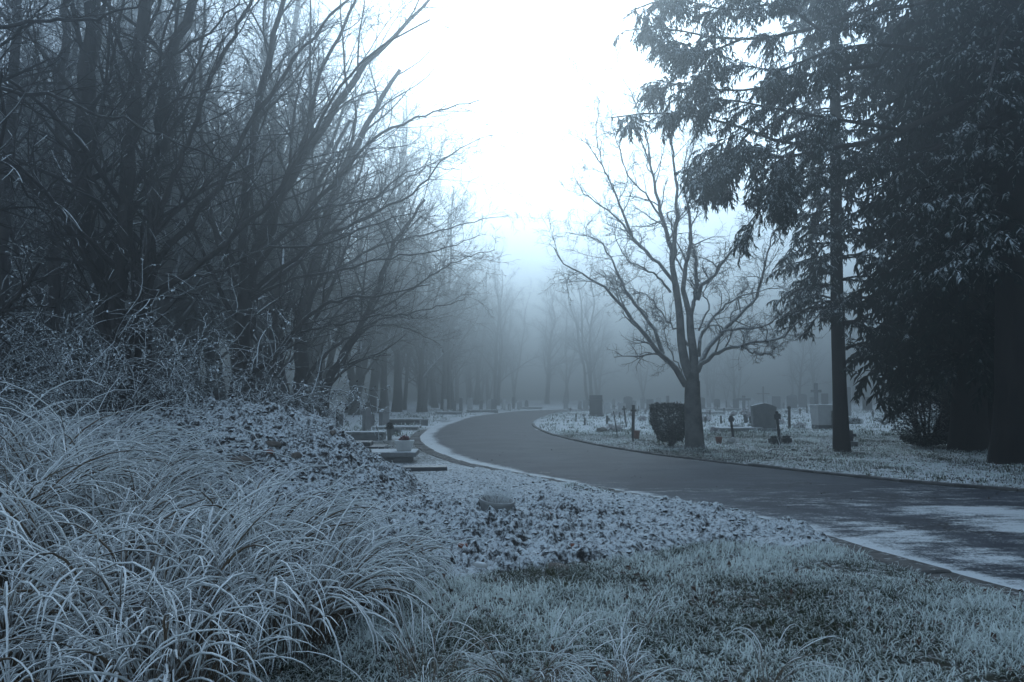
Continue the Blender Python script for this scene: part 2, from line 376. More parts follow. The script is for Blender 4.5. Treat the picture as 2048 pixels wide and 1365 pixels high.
# kerb stones, one object each
def kerb(edge, sgn, wdt, length, ymax, top, name):
    root = bpy.data.objects.new(name, None); COL.objects.link(root); tag(root, kind='structure')
    s = np.concatenate([[0], np.cumsum(np.linalg.norm(np.diff(edge, axis=0), axis=1))]); p = 0.0
    meshes = []
    for k in range(5):
        mb = MB(); e = rng.uniform(-0.012, 0.012, 4)
        mb.box(-length / 2 + 0.012 + e[0], length / 2 - 0.012 + e[1], 0.0 + e[2], wdt + e[3], -0.2, 0.0, bev=0.014); meshes.append(mb.mesh('kerb_stone', M['concrete']))
    k = 0
    while p + length < s[-1]:
        q = p + length / 2; c = np.array([np.interp(q, s, edge[:, i]) for i in (0, 1)])
        d0 = np.array([np.interp(p, s, edge[:, i]) for i in (0, 1)]); d1 = np.array([np.interp(p + length, s, edge[:, i]) for i in (0, 1)])
        if 1.5 < c[1] < ymax:
            a = math.atan2(*(d1 - d0)[::-1])
            n = np.array([-math.sin(a), math.cos(a)]) * sgn
            o = put('kerb_stone', meshes[k % 5], root, (c[0] + n[0] * 0.005 * rng.normal(), c[1] + n[1] * 0.005, top + rng.normal() * 0.006),
                    (rng.normal() * 0.015, rng.normal() * 0.01, a + (0 if sgn > 0 else math.pi) + rng.normal() * 0.008))
            k += 1
        p += length
kerb(LE, 1, 0.36, 0.95, 36, 0.016, 'kerb_left')
kerb(RE, -1, 0.14, 0.95, 44, 0.05, 'kerb_right')

# ------------------------------------------------------------------ turned soil, heap, stones
SOIL = np.array([at(*p)[:2] for p in ((700, 985), (830, 955), (960, 938), (1250, 988), (1500, 1034), (1650, 1075), (1700, 1092), (1610, 1108), (1400, 1098), (1270, 1128), (1090, 1150), (900, 1168), (760, 1160), (560, 1120), (500, 1040))])
def clod(x, y, seed, sc_=1.0):
    u, v = x + 0.05 * perlin(x * 6, y * 6, seed + 8), y + 0.05 * perlin(x * 6, y * 6, seed + 9)
    return sc_ * (0.10 * np.abs(perlin(u * 2.2, v * 2.2, seed)) + 0.13 * np.abs(perlin(u * 5, v * 5, seed + 1)) + 0.11 * np.abs(perlin(u * 9.5, v * 9.5, seed + 2)) + 0.055 * np.abs(perlin(u * 19, v * 19, seed + 3)))
sx, sy = np.arange(-5.2, 4.6, 0.026), np.concatenate([np.arange(6.5, 10.5, 0.024), np.arange(10.5, 13, 0.034), np.arange(13, 18, 0.06)])
X, Y = np.meshgrid(sx, sy); x, y = X.ravel(), Y.ravel()
sd = np.where(inside(SOIL, x, y), 1, -1) * pdist(np.vstack([SOIL, SOIL[:1]]), x, y)
mk_ = sstep(-0.35, 0.30, sd + 0.25 * perlin(x * 1.6, y * 1.6, 41))
pm = at(985, 1100)[:2]
mound = 0.26 * np.exp(-(((x - pm[0] + 0.25) / 0.95) ** 2 + ((y - pm[1] - 0.35) / 0.65) ** 2)) + 0.05 * np.exp(-(((x - pm[0] - 1.6) / 0.8) ** 2 + ((y - pm[1] - 0.25) / 0.4) ** 2))
furrow = 0.035 * np.sin((y * 1.0 + 0.22 * x + 0.35 * perlin(x * 0.4, y * 0.4, 8)) * 9.0) * sstep(8.3, 9.5, y)
calm = (1 - 0.55 * sstep(10.5, 13, y)) * (1 - 0.3 * sstep(pm[0] + 0.6, pm[0] + 1.8, x))
z = mk_ * (0.03 + mound + furrow * calm + calm * clod(x, y, 50, 1.35)) - 0.16 * (1 - mk_)
tag(MB().add(np.c_[x, y, z], grid_faces(len(sy), len(sx))).build('turned_soil', M['soil'], smooth=True), kind='structure')
SX, SY, SZ = sx, sy, z.reshape(len(sy), len(sx))
def soilz(px_, py_):
    i = np.clip(np.searchsorted(SX, px_), 0, len(SX) - 1); j = np.clip(np.searchsorted(SY, py_), 0, len(SY) - 1); return float(SZ[j, i])

HA, HB = A(-3.65, 12.7), A(-8.2, 12.9)
hx, hy = np.arange(-8.8, -0.4, 0.030), np.concatenate([np.arange(9.6, 13.2, 0.028), np.arange(13.2, 15.6, 0.07)])
X, Y = np.meshgrid(hx, hy); x, y = X.ravel(), Y.ravel()
dist = pdist([HA, HB], x + 0.25 * perlin(x * 0.7, y * 0.7, 60), y + 0.25 * perlin(x * 0.7, y * 0.7, 61))
core = 1.36 * np.clip(1 - np.sqrt((dist / 2.1) ** 2 + 0.03) + 0.17, 0, 1) ** 1.06 * (1 - 0.18 * sstep(-4.5, -7.5, x))
hz = core + sstep(0.0, 0.3, core) * (clod(x, y, 70, 1.3) + 0.10 * fbm(x * 0.9, y * 0.9, 2, 66)) - 0.12 * sstep(0.05, 0.0, core)
heap = thing('soil_heap', (-4.5, 12.7, 0), 'long heap of dark clodded earth dusted with frost beside the tall grass', 'soil heap')
o = MB().add(np.c_[x + 4.5, y - 12.7, hz], grid_faces(len(hy), len(hx))).build('earth', M['soil'], heap, smooth=True)
HZ = hz.reshape(len(hy), len(hx))
def heapz(a, b):
    i = np.clip(np.searchsorted(hx, a), 0, len(hx) - 1); j = np.clip(np.searchsorted(hy, b), 0, len(hy) - 1); return HZ[j, i]

def rock_base(seed, n=2):
    import bmesh
    bm = bmesh.new(); bmesh.ops.create_icosphere(bm, subdivisions=n, radius=1.0)
    V = np.array([v.co[:] for v in bm.verts]); F = np.array([[v.index for v in f.verts] for f in bm.faces]); bm.free()
    g = np.random.default_rng(seed)
    for _ in range(9):
        d = nrm(g.normal(size=3)); c = g.uniform(0.55, 0.9); k = V @ d
        V = V - np.maximum(k - c, 0)[:, None] * d * 0.9
    return V * (1 + 0.06 * g.normal(size=(len(V), 1))), F
RK = [rock_base(s) for s in range(5)]; RKs = [rock_base(s + 20, 1) for s in range(6)]
# loose clods lying on heap and soil (nobody could count them)
def clods(name, pts, sizes, parent=None, off=A(0, 0, 0)):
    mb = MB()
    for k in range(len(RKs)):
        V, F = RKs[k]; sel = np.arange(len(pts)) % len(RKs) == k; P, S = pts[sel], sizes[sel]
        if not len(P): continue
        an = rng.uniform(0, 2 * np.pi, len(P)); ca, sa = np.cos(an)[:, None], np.sin(an)[:, None]
        sc3 = S[:, None] * rng.uniform(0.6, 1.2, (len(P), 3)) * A(1, 1, 0.75)
        vx, vy, vz = V[None, :, 0] * sc3[:, :1], V[None, :, 1] * sc3[:, 1:2], V[None, :, 2] * sc3[:, 2:]
        W = np.stack([vx * ca - vy * sa, vx * sa + vy * ca, vz], -1) + P[:, None, :] - off
        mb.add(W, (F[None] + (np.arange(len(P)) * len(V))[:, None, None]).reshape(-1, 3))
    return mb.build(name, M['clod'], parent, True)
n = 2600; cx, cy_ = rng.uniform(-9, -0.9, n), rng.uniform(10.2, 14, n); cz = heapz(cx, cy_); ok = cz > 0.03
clo = clods('clods', np.c_[cx, cy_, cz + 0.005][ok], rng.uniform(0.014, 0.042, ok.sum()) * rng.uniform(0.6, 1.25, ok.sum()), heap, A(-4.5, 12.7, 0)); clo['kind'] = 'stuff'
n = 3000; cx, cy_ = rng.uniform(-4.6, 4.2, n), rng.uniform(7.0, 14.5, n)
ok = inside(SOIL, cx, cy_) & (road_sd(cx, cy_) > 0.4)
cz = np.array([soilz(a, b) for a, b in zip(cx, cy_)])
tag(clods('loose_clods', np.c_[cx, cy_, cz + 0.005][ok], rng.uniform(0.010, 0.034, ok.sum()) * rng.uniform(0.6, 1.2, ok.sum())), 'small frosted clods scattered over the turned soil', 'soil clods', kind='stuff')

def stone(px, py, Y, size, mat, label, k, rz=0.0, flat=0.65, name='stone', lift=0.0, parentheap=True):
    P = atd(px, py, Y); V, F = RK[k % 5]
    zz = float(heapz(P[0], P[1])) if parentheap else max(soilz(P[0], P[1]), gzs(P[0], P[1]))
    mb = MB().add(V * A(size, size * 0.8, size * flat), F)
    o = mb.build(name, M[mat], None, True, (P[0], P[1], zz + lift), (0.15, 0.1, rz)); tag(o, label, 'stone')
    return o
def on_heap(px, py):
    """nearest point of the heap's face on a pixel's ray"""
    for Y_ in np.arange(9.5, 13.5, 0.04):
        P = atd(px, py, Y_)
        if heapz(P[0], P[1]) >= P[2]: return Y_
    return 12.0
for a in ((480, 932, 0.17, 'rock', 'big brown rounded stone low on the earth heap', 0, 0.4, 0.75), (547, 893, 0.13, 'rock', 'wide flat stone bedded near the crest of the earth heap', 1, 0.1, 0.4),
          (594, 913, 0.09, 'rock', 'pale tan stone halfway up the earth heap', 2, 0.7, 0.7), (540, 917, 0.06, 'terracotta', 'small reddish stone between the flat stone and the big brown stone', 3, 0.2, 0.6),
          (665, 868, 0.06, 'rock', 'small dark stone near the right crest of the earth heap', 4, 0.9, 0.7)):
    px, py, s_, mt, lb, k, r_, fl = a
    stone(px, py, on_heap(px, py), s_, mt, lb, k, r_, fl)
for a in ((960, 1141, 0.075, 'stone_pale', 'small white stone at the foot of the turned soil', 1, 0.3, 0.55), (820, 1128, 0.13, 'rock', 'frost capped stone where the tall grass meets the soil', 0, 0.5, 0.8),
          (875, 1112, 0.07, 'rock', 'round stone right of the tall grass on the soil edge', 2, 0.2, 0.9), (1115, 1138, 0.12, 'rock', 'tan stone slab edge sticking out of the soil bank', 3, 0.0, 0.35),
          (1095, 1052, 0.07, 'terracotta', 'reddish brick lump right of the half buried pot', 4, 0.4, 0.7), (925, 1118, 0.06, 'terracotta', 'broken red brick lump below the half buried pot', 0, 0.8, 0.6),
          (1030, 1132, 0.085, 'soil', 'dark frost topped lump of earth on the lawn edge', 2, 0.1, 0.8), (1150, 1107, 0.05, 'terracotta', 'chip of red brick at the top of the soil bank', 1, 0.1, 0.6), (1565, 1078, 0.05, 'stone', 'small grey stone by the road end of the soil', 3, 0.1, 0.5)):
    px, py, s_, mt, lb, k, r_, fl = a; P = at(px, py, 0.05)
    stone(px, py, P[1], s_, mt, lb, k, r_, fl, lift=s_ * 0.15, parentheap=False)

# half-buried grey pot with dead grass
P = atd(990, 1062, at(990, 1092)[1] + 0.15); zz = soilz(P[0], P[1])
pot = thing('planter_pot', (P[0], P[1], zz - 0.02), 'grey oval pot with dead frosted grass half buried on the soil mound', 'pot', rz=0.25, tilt=(0.22, 0.1))
mb = MB().lathe([(0.10, 0.0), (0.155, 0.04), (0.185, 0.13), (0.195, 0.16), (0.175, 0.165), (0.16, 0.12), (0.0, 0.11)], 18); mb.V = [v * A(1.05, 0.7, 1) for v in mb.V]
mb.build('bowl', M['pot_grey'], pot, True)
def blades(n, base_r, L, lean, phi0, phi1, p, r, K=9, az=None, nb=0):
    """arching grass blades: returns points (n,K,3), radii, position along the blade"""
    a = rng.uniform(0, 2 * np.pi, n); rr = base_r * np.sqrt(rng.uniform(0, 1, n))
    B = np.c_[rr * np.cos(a), rr * np.sin(a), np.zeros(n)]
    da = a + rng.normal(0, 0.5, n) if az is None else az
    h = np.c_[np.cos(da), np.sin(da)] + np.asarray(lean)[None]; h = nrm(h)
    Ln = rng.uniform(L[0], L[1], n); s = np.linspace(0, 1, K)
    f0 = np.radians(rng.uniform(*phi0, n)); f1 = np.radians(rng.uniform(*phi1, n)); pw = rng.uniform(p[0], p[1], n)
    if nb:   # blades of one tuft lie together
        g = rng.integers(0, nb, n); g0 = rng.integers(0, n, nb)[g]; lo = rng.uniform(0, 1, n) < 0.8
        B = np.where(lo[:, None], B[g0] + rng.normal(0, 0.035, (n, 3)) * A(1, 1, 0), B)
        h = nrm(np.where(lo[:, None], h[g0] + rng.normal(0, 0.26, (n, 2)), h))
        Ln = np.where(lo, Ln[g0] * rng.uniform(0.72, 1.08, n), Ln); f0 = np.where(lo, f0[g0] + rng.normal(0, 0.05, n), f0)
        f1 = np.where(lo, f1[g0] + rng.normal(0, 0.4, n), f1); pw = np.where(lo, pw[g0] * rng.uniform(0.85, 1.2, n), pw)
    ph = f0[:, None] + (f1 - f0)[:, None] * s[None] ** pw[:, None]
    ds = Ln[:, None] / (K - 1)
    sw = rng.normal(0, 0.5, n)[:, None] * s[None] ** 2 + 0.25 * np.cumsum(rng.normal(0, 1, (n, K)), 1) / K ** 0.5 * s[None]
    hx_ = h[:, :1] * np.cos(sw) - h[:, 1:] * np.sin(sw); hy_ = h[:, :1] * np.sin(sw) + h[:, 1:] * np.cos(sw)
    st = np.stack([np.sin(ph) * hx_, np.sin(ph) * hy_, np.cos(ph)], -1) * ds[..., None]
    P_ = B[:, None, :] + np.concatenate([np.zeros((n, 1, 3)), np.cumsum(st[:, :-1], 1)], 1)
    R = r * rng.uniform(0.4, 1.3, n)[:, None] * np.interp(s, [0, 0.35, 0.6, 0.9, 1], [0.55, 0.6, 1.0, 0.8, 0.15])[None]
    return P_, R, np.broadcast_to(s, (n, K)), Ln
Pb, Rb, sb, _ = blades(90, 0.13, (0.12, 0.34), (0, 0), (0, 35), (20, 150), (1.5, 3), 0.0028, 6)
Pb = Pb * A(1, 0.7, 1) + A(0, 0, 0.11)
MB().tube(Pb, Rb, 3, 0.35 + 0.6 * sb).build('dead_grass', M['blade'], pot, True)

# ------------------------------------------------------------------ tree growing
def grow(P0, D0, L, R0, K, wander, trop, taper=0.3, curl=0.0):
    """N branches at once: start points, directions, lengths, start radii -> points (N,K,3), radii (N,K)"""
    N = len(P0); P = np.zeros((N, K, 3)); P[:, 0] = P0; D = nrm(D0); st = (L / (K - 1))[:, None]
    w = rng.normal(0, 1, (N, 3))
    for k in range(1, K):
        w = 0.55 * w + 0.83 * rng.normal(0, 1, (N, 3))
        D = nrm(D + wander * w + np.asarray(trop)[None] / (K - 1) * (1 + curl * k))
        P[:, k] = P[:, k - 1] + D * st
    s = np.linspace(0, 1, K)
    return P, R0[:, None] * (1 - (1 - taper) * s[None])
def spawn(P, R, n, t0, t1, ang, lr, rr, lk=0.5, flat=0.0, up=0.0, rmin=0.002, bias=None, Lmax=None, pl=None):
    """children starts along parents"""
    N, K, _ = P.shape
    t = (t0 + (t1 - t0) * (np.arange(n)[None] + rng.uniform(0, 1, (N, n))) / n)
    f = t * (K - 1); i = np.minimum(f.astype(int), K - 2); w = (f - i)[..., None]
    ar = np.arange(N)[:, None]
    p = P[ar, i] * (1 - w) + P[ar, i + 1] * w; T = nrm(P[ar, i + 1] - P[ar, i])
    r = R[ar, i] * (1 - w[..., 0]) + R[ar, i + 1] * w[..., 0]
    az = rng.normal(0, 1, (N, n, 3)); az = az * A(1, 1, 1 - flat)
    if bias is not None: az = az + np.asarray(bias)
    Q = nrm(az - (az * T).sum(-1, keepdims=True) * T)
    a = np.radians(rng.uniform(ang[0], ang[1], (N, n)))[..., None]
    D = np.cos(a) * T + np.sin(a) * Q; D[..., 2] += up
    Lp_ = np.linalg.norm(np.diff(P, axis=1), axis=-1).sum(1)[:, None] if pl is None else pl
    L = Lp_ * rng.uniform(lr[0], lr[1], (N, n)) * (1 - lk * t)
    if Lmax: L = np.minimum(L, Lmax * rng.uniform(0.6, 1.1, L.shape))
    R0 = np.maximum(np.minimum(r * rr, r * 0.9), rmin)
    return p.reshape(-1, 3), D.reshape(-1, 3), L.ravel(), R0.ravel()
def guide(pts, K, r0, r1, pw=0.8):
    P = resample(pts, K); s = np.linspace(0, 1, K)
    return P, r0 + (r1 - r0) * s ** pw
def twiggery(mb_l, mb_t, P, R, n, rich=1.0, droop=-0.10, len1=(0.22, 0.5), kink=0.10, tw=1.0, upb=0.15):
    """from limbs P,R: two more orders into mb_l (branches) and one or two of fine twigs into mb_t"""
    a = spawn(P, R, n, 0.15, 0.99, (22, 55), len1, 0.42, 0.40, 0.3, upb, 0.005)
    B1, r1 = grow(*a, 8, kink, (0, 0, 0.10), 0.25); mb_l.tube(B1, r1, 4)
    a = spawn(B1, r1, max(2, int(8 * rich)), 0.15, 1.0, (25, 65), (0.25, 0.55), 0.55, 0.4, 0.35, 0.05, 0.0045)
    B2, r2 = grow(*a, 6, kink * 1.1, (0, 0, droop), 0.3); mb_t.tube(B2, r2 * tw, 3)
    a = spawn(B2, r2, max(2, int(6 * rich)), 0.1, 1.0, (25, 70), (0.25, 0.6), 0.6, 0.35, 0.3, 0.0, 0.0034)
    B3, r3 = grow(*a, 3, kink * 1.4, (0, 0, droop * 0.6), 0.4); mb_t.tube(B3, r3 * tw, 3)
    return B2, r2

def pix(pts, Y, jit=0.0, seed=0, base=None, dY=0.0):
    """a limb drawn over the photograph and set at its own distance, wandering in depth"""
    g = np.random.default_rng(seed); n = len(pts); s = np.linspace(0, 1, n)
    d = Y + dY * s ** 1.2 + jit * np.cumsum(g.normal(0, 1, n)) * 0.4
    d[0] = Y if base is None else base
    return np.array([atd(p[0], p[1], q) for p, q in zip(pts, d)])

# ------------------------------------------------------------------ the lone bare tree beside the road (right of centre)
def cr(pts): return [(1100 + a / 1.95, 200 + b / 1.95) for a, b in pts]
TY = at(1390, 902)[1]
tb = at(1390, 902); tb[2] = gzs(tb[0], tb[1])
root = thing('bare_tree', tb, 'lone bare branching tree with pale trunk beside the clipped bush', 'tree')
off = tb
def loc_(P): return P - off
trunk_px = [(1391, 912), (1389, 880), (1387, 840), (1385, 800), (1385, 762)]
P, R = guide(loc_(pix(trunk_px, TY)), 12, 0.29, 0.21, 0.9); R[0] *= 1.25; R[1] *= 1.08
mb = MB().tube(P, R, 14)
for stem, r0, r1 in (([(560, 1105), (530, 1040), (512, 940), (506, 840), (490, 720)], .15, .095), ([(562, 1110), (560, 1000), (548, 900), (545, 835)], .15, .10)):
    q, r = guide(loc_(pix(cr(stem), TY, 0.1, 3)), 10, r0, r1); mb.tube(q, r, 10)
mb.build('trunk', M['bark_pale'], root, True)
limbs = [  # pixel paths in the enlarged crop, start radius, end radius, depth drift
    ([(530, 1115), (470, 1020), (440, 1000), (370, 920), (320, 860), (280, 800), (240, 765), (215, 735), (110, 670), (40, 625), (15, 575)], .125, .018, -1.5),
    ([(440, 990), (400, 890), (340, 800), (290, 730), (250, 640), (220, 590), (180, 540), (75, 520)], .085, .016, 1.5),
    ([(490, 730), (470, 690), (400, 620), (340, 560), (290, 490), (230, 440), (130, 360), (95, 300)], .085, .016, 1.2),
    ([(320, 530), (300, 480), (270, 400), (240, 330), (190, 240), (140, 165), (70, 130)], .06, .012, -1.0),
    ([(490, 725), (475, 620), (462, 550), (440, 470), (422, 390), (405, 300), (375, 210), (350, 150), (330, 60)], .11, .02, 0.8),
    ([(500, 800), (478, 660), (486, 560), (492, 430), (488, 300), (478, 190), (470, 60)], .115, .025, -0.8),
    ([(545, 840), (520, 740), (530, 640), (545, 550), (545, 470), (530, 370), (520, 300), (540, 180)], .11, .02, 1.0),
    ([(550, 840), (568, 740), (570, 640), (556, 560)], .085, .05, 0.5),
    ([(575, 780), (600, 720), (650, 670), (700, 600), (760, 550), (800, 480), (835, 420)], .085, .015, -1.2),
    ([(565, 1080), (595, 1025), (680, 975), (750, 960), (800, 945), (900, 930), (950, 880), (1000, 850), (1090, 815)], .10, .014, -1.6),
    ([(750, 962), (790, 985), (850, 992), (890, 960), (930, 940)], .05, .012, -0.5),
    ([(575, 1060), (600, 1000), (640, 940), (700, 880), (790, 790), (830, 690), (850, 590), (885, 505), (940, 505)], .105, .02, 1.3),
    ([(580, 1000), (590, 920), (640, 850), (680, 800), (770, 760), (840, 745), (920, 725)], .075, .012, 0.9),
    ([(660, 905), (740, 895), (840, 880), (920, 820), (960, 780)], .06, .012, -0.7),
    ([(540, 960), (500, 900), (470, 880), (430, 820), (380, 770), (330, 740), (250, 720)], .05, .01, 1.4),
    ([(520, 1080), (480, 1000), (445, 900), (455, 880), (420, 830)], .03, .01, -1.0),
    ([(470, 750), (430, 700), (380, 660), (300, 620), (260, 540), (250, 480)], .05, .01, -1.6),
    ([(580, 900), (620, 800), (600, 760), (640, 690), (700, 660), (760, 640)], .04, .01, 1.8),
    ([(395, 280), (380, 170), (345, 40), (300, -60), (262, -150), (255, -250)], .035, .01, 0.8), ([(215, 290), (180, 130), (190, 10), (150, -70), (80, -120)], .03, .009, -0.8),
    ([(440, 470), (380, 380), (320, 320), (280, 230), (250, 120), (240, 30)], .045, .01, 0.9), ([(520, 300), (560, 180), (600, 60), (640, -60)], .03, .01, 0.6)]
tw = MB(); g = 0
for px_, r0, r1, dy in limbs:
    q = loc_(pix(cr(px_), TY, 0.10, g + 5, dY=dy)); g += 1
    P, R = guide(q, 22, r0 * 0.78, r1 * 0.7)
    P[2:-1] += rng.normal(0, 0.022, (19, 3)); lb = MB().tube(P, R, 8)
    # short kinked laterals, a few of them stubs
    a = spawn(P[None], R[None], 13, 0.2, 1.0, (30, 65), (0.18, 0.42), 0.5, 0.3, 0.1, 0.30, 0.006, Lmax=1.7)
    B1, q1 = grow(*a, 8, 0.22, (0, 0, 0.35), 0.3); lb.tube(B1, q1, 5)
    a = spawn(B1, q1, 8, 0.15, 1.0, (30, 70), (0.3, 0.65), 0.55, 0.3, 0.0, 0.15, 0.006)
    B2, q2 = grow(*a, 6, 0.30, (0, 0, 0.15), 0.4); tw.tube(B2, q2, 3)
    a = spawn(B2, q2, 6, 0.15, 1.0, (30, 80), (0.3, 0.7), 0.6, 0.3, 0.0, 0.0, 0.0042)
    B3, q3 = grow(*a, 4, 0.42, (0, 0, -0.05), 0.5); tw.tube(B3, q3, 3)
    lb.build('limb', M['bark_pale'], root, True)
tw.build('crown', M['twig'], root)

# ------------------------------------------------------------------ the leaning, many-stemmed trees on the left
def left_tree(label, bx, by, Y, stems, fine=1.0, nb=13, tw_=1.0, mat='bark', seed=0):
    base = at(bx, by) if Y is None else A((bx - 1024) / FPX * Y, Y, 0.0)
    base[2] = gzs(base[0], base[1]); Yb = base[1]
    root = thing('bare_tree', base, label, 'tree', 'bare multi-stemmed trees left of the road')
    crown = MB(); k = seed
    for px_, r0, r1, dy, kind in stems:
        q = pix(px_, Yb, 0.25, k + 30, dY=dy) - base; k += 1
        if kind == 'stem': q[0, 2] = -0.15
        k_ = 0.95 if kind == 'stem' else 0.68
        P, R = guide(q, 26, r0 * k_, r1 * k_, 0.85); P[2:-1] += rng.normal(0, 0.02 + 0.05 * r0, (23, 3))
        if kind == 'stem': R[0] *= 1.3; R[1] *= 1.1
        lb = MB().tube(P, R, 9)
        P3, R3 = P[None], R[None]
        twiggery(lb, crown, P3, R3, nb + 2 if kind == 'limb' else int(nb * 1.2), fine, -0.12, (0.22, 0.52), 0.10, tw_)
        lb.build('stem' if kind == 'stem' else 'limb', M[mat], root, True)
    crown.build('crown', M['twig'], root)
    return root
left_tree('dark many-stemmed bare tree rising behind the frosted bramble on the left', 250, 0, 15.0, [
    ([(238, 870), (225, 640), (205, 560), (178, 470), (160, 380), (165, 280), (175, 150), (185, 0), (195, -160)], .25, .15, 0.5, 'stem'),
    ([(246, 870), (238, 600), (240, 520), (250, 400), (258, 300), (268, 200), (278, 100), (286, 0), (296, -140)], .18, .11, -0.6, 'stem'),
    ([(270, 870), (287, 620), (290, 540), (302, 440), (312, 330), (325, 200), (350, 90), (385, 10), (420, -120)], .19, .09, 0.8, 'stem'),
    ([(292, 580), (320, 520), (360, 470), (400, 420), (450, 350), (500, 250), (560, 160), (640, 60), (720, -20)], .11, .03, 1.4, 'limb'),
    ([(292, 600), (340, 570), (400, 530), (470, 470), (540, 400), (610, 300), (660, 200), (740, 110), (860, 40)], .10, .02, -0.4, 'limb'),
    ([(300, 480), (340, 370), (380, 270), (430, 140), (480, 50), (520, -60)], .09, .04, -0.8, 'limb'),
    ([(262, 280), (290, 200), (340, 120), (420, 60), (500, -20)], .06, .02, -1.0, 'limb'),
    ([(300, 600), (360, 560), (440, 540), (530, 500), (640, 490), (740, 450), (850, 420)], .06, .012, 0.6, 'limb'),
    ([(180, 480), (200, 400), (250, 320), (300, 240), (380, 190), (480, 170)], .05, .012, -1.5, 'limb'),
    ([(165, 330), (120, 260), (90, 180), (70, 80), (50, -40)], .06, .02, 1.0, 'limb'),
    ([(208, 565), (150, 520), (100, 460), (60, 420), (0, 400)], .05, .015, 0.5, 'limb'),
    ([(170, 240), (210, 180), (230, 90), (250, 0), (270, -80)], .06, .03, -0.5, 'limb')], 1.15, 13)
left_tree('bare tree with fan of limbs sweeping up towards the road opening', 480, 0, 19.0, [
    ([(472, 850), (478, 760), (485, 680), (490, 600), (505, 520), (545, 430), (600, 330), (660, 230), (740, 120), (840, 20), (900, -60)], .28, .02, 0.6, 'stem'),
    ([(490, 620), (486, 520), (490, 400), (500, 280), (530, 150), (560, 20), (590, -80)], .17, .07, -1.0, 'limb'),
    ([(497, 560), (540, 500), (600, 440), (680, 350), (760, 270), (850, 230), (960, 200)], .12, .02, 1.5, 'limb'),
    ([(500, 540), (540, 470), (570, 380), (610, 270), (640, 150), (690, 50), (730, -40)], .12, .04, -1.2, 'limb'),
    ([(497, 590), (560, 540), (640, 480), (720, 440), (820, 390), (900, 310), (985, 270)], .09, .012, 0.2, 'limb'),
    ([(484, 750), (530, 726), (580, 672), (625, 626), (680, 600), (760, 590), (860, 570)], .13, .015, -1.0, 'limb'),
    ([(560, 695), (620, 660), (690, 650), (760, 630), (820, 640)], .06, .012, -1.2, 'limb'),
    ([(490, 600), (450, 520), (420, 420), (405, 300), (400, 150), (410, 0)], .10, .04, 1.0, 'limb'),
    ([(500, 600), (580, 560), (660, 545), (760, 520), (880, 500), (960, 470)], .07, .012, 1.3, 'limb'),
    ([(600, 440), (660, 410), (740, 400), (820, 340), (920, 340)], .05, .012, 0.7, 'limb')], 1.15, 14, seed=20)
left_tree('bare tree with three leaning stems behind the end of the earth heap', 600, 0, 25.0, [
    ([(598, 850), (575, 790), (556, 740), (548, 670), (560, 580), (600, 460), (650, 340), (700, 240)], .22, .05, 1.0, 'stem'),
    ([(603, 850), (604, 770), (602, 690), (610, 600), (640, 480), (680, 360), (740, 240), (800, 140)], .30, .06, -0.6, 'stem'),
    ([(645, 850), (650, 790), (664, 740), (700, 690), (730, 640), (760, 560), (800, 470), (850, 400)], .20, .04, 0.8, 'stem'),
    ([(612, 760), (640, 720), (690, 680), (760, 640), (850, 620), (930, 600)], .10, .015, -1.0, 'limb'),
    ([(735, 630), (790, 600), (850, 560), (920, 520), (990, 500)], .07, .012, 0.6, 'limb'),
    ([(610, 600), (680, 540), (760, 490), (850, 470), (960, 440), (1020, 430)], .09, .012, 0.4, 'limb'),
    ([(640, 480), (700, 430), (780, 380), (860, 330), (930, 300)], .08, .015, -0.6, 'limb'),
    ([(715, 665), (760, 650), (820, 660), (880, 690)], .05, .012, 0.6, 'limb')], 1.0, 13, seed=40)
left_tree('dark bare tree at the left border with a long level branch across the top', -120, 0, 11.0, [
    ([(-130, 950), (-120, 700), (-125, 400), (-100, 150), (-70, -60)], .22, .12, 0.2, 'stem'),
    ([(-120, 260), (-40, 180), (60, 188), (130, 198), (190, 232), (240, 235), (310, 270), (390, 300), (470, 330)], .06, .012, 0.6, 'limb'),
    ([(-110, 120), (-20, 60), (100, 40), (210, 30), (320, -20)], .06, .015, 0.4, 'limb'),
    ([(-120, 400), (-60, 360), (20, 350), (80, 420), (140, 500)], .05, .01, 1.0, 'limb'),
    ([(-110, 200), (-30, 110), (40, 60), (120, -20)], .05, .015, -0.5, 'limb')], 1.0, 9, seed=60)
left_tree('slim dark bare tree between the left border and the many-stemmed tree', 40, 0, 19.0, [
    ([(100, 850), (105, 640), (110, 480), (118, 330), (122, 200), (130, 60), (135, -90)], .17, .09, 0.5, 'stem'),
    ([(10, 850), (5, 640), (8, 420), (18, 260), (30, 100), (36, -60)], .17, .10, -0.5, 'stem'),
    ([(115, 420), (90, 330), (60, 260), (40, 150), (30, 0)], .06, .02, 1.0, 'limb'),
    ([(112, 460), (150, 380), (200, 280), (240, 160), (300, 60)], .06, .02, 1.0, 'limb'),
    ([(108, 600), (60, 560), (20, 500), (-40, 460)], .05, .015, 1.0, 'limb')], 1.0, 12, seed=80)

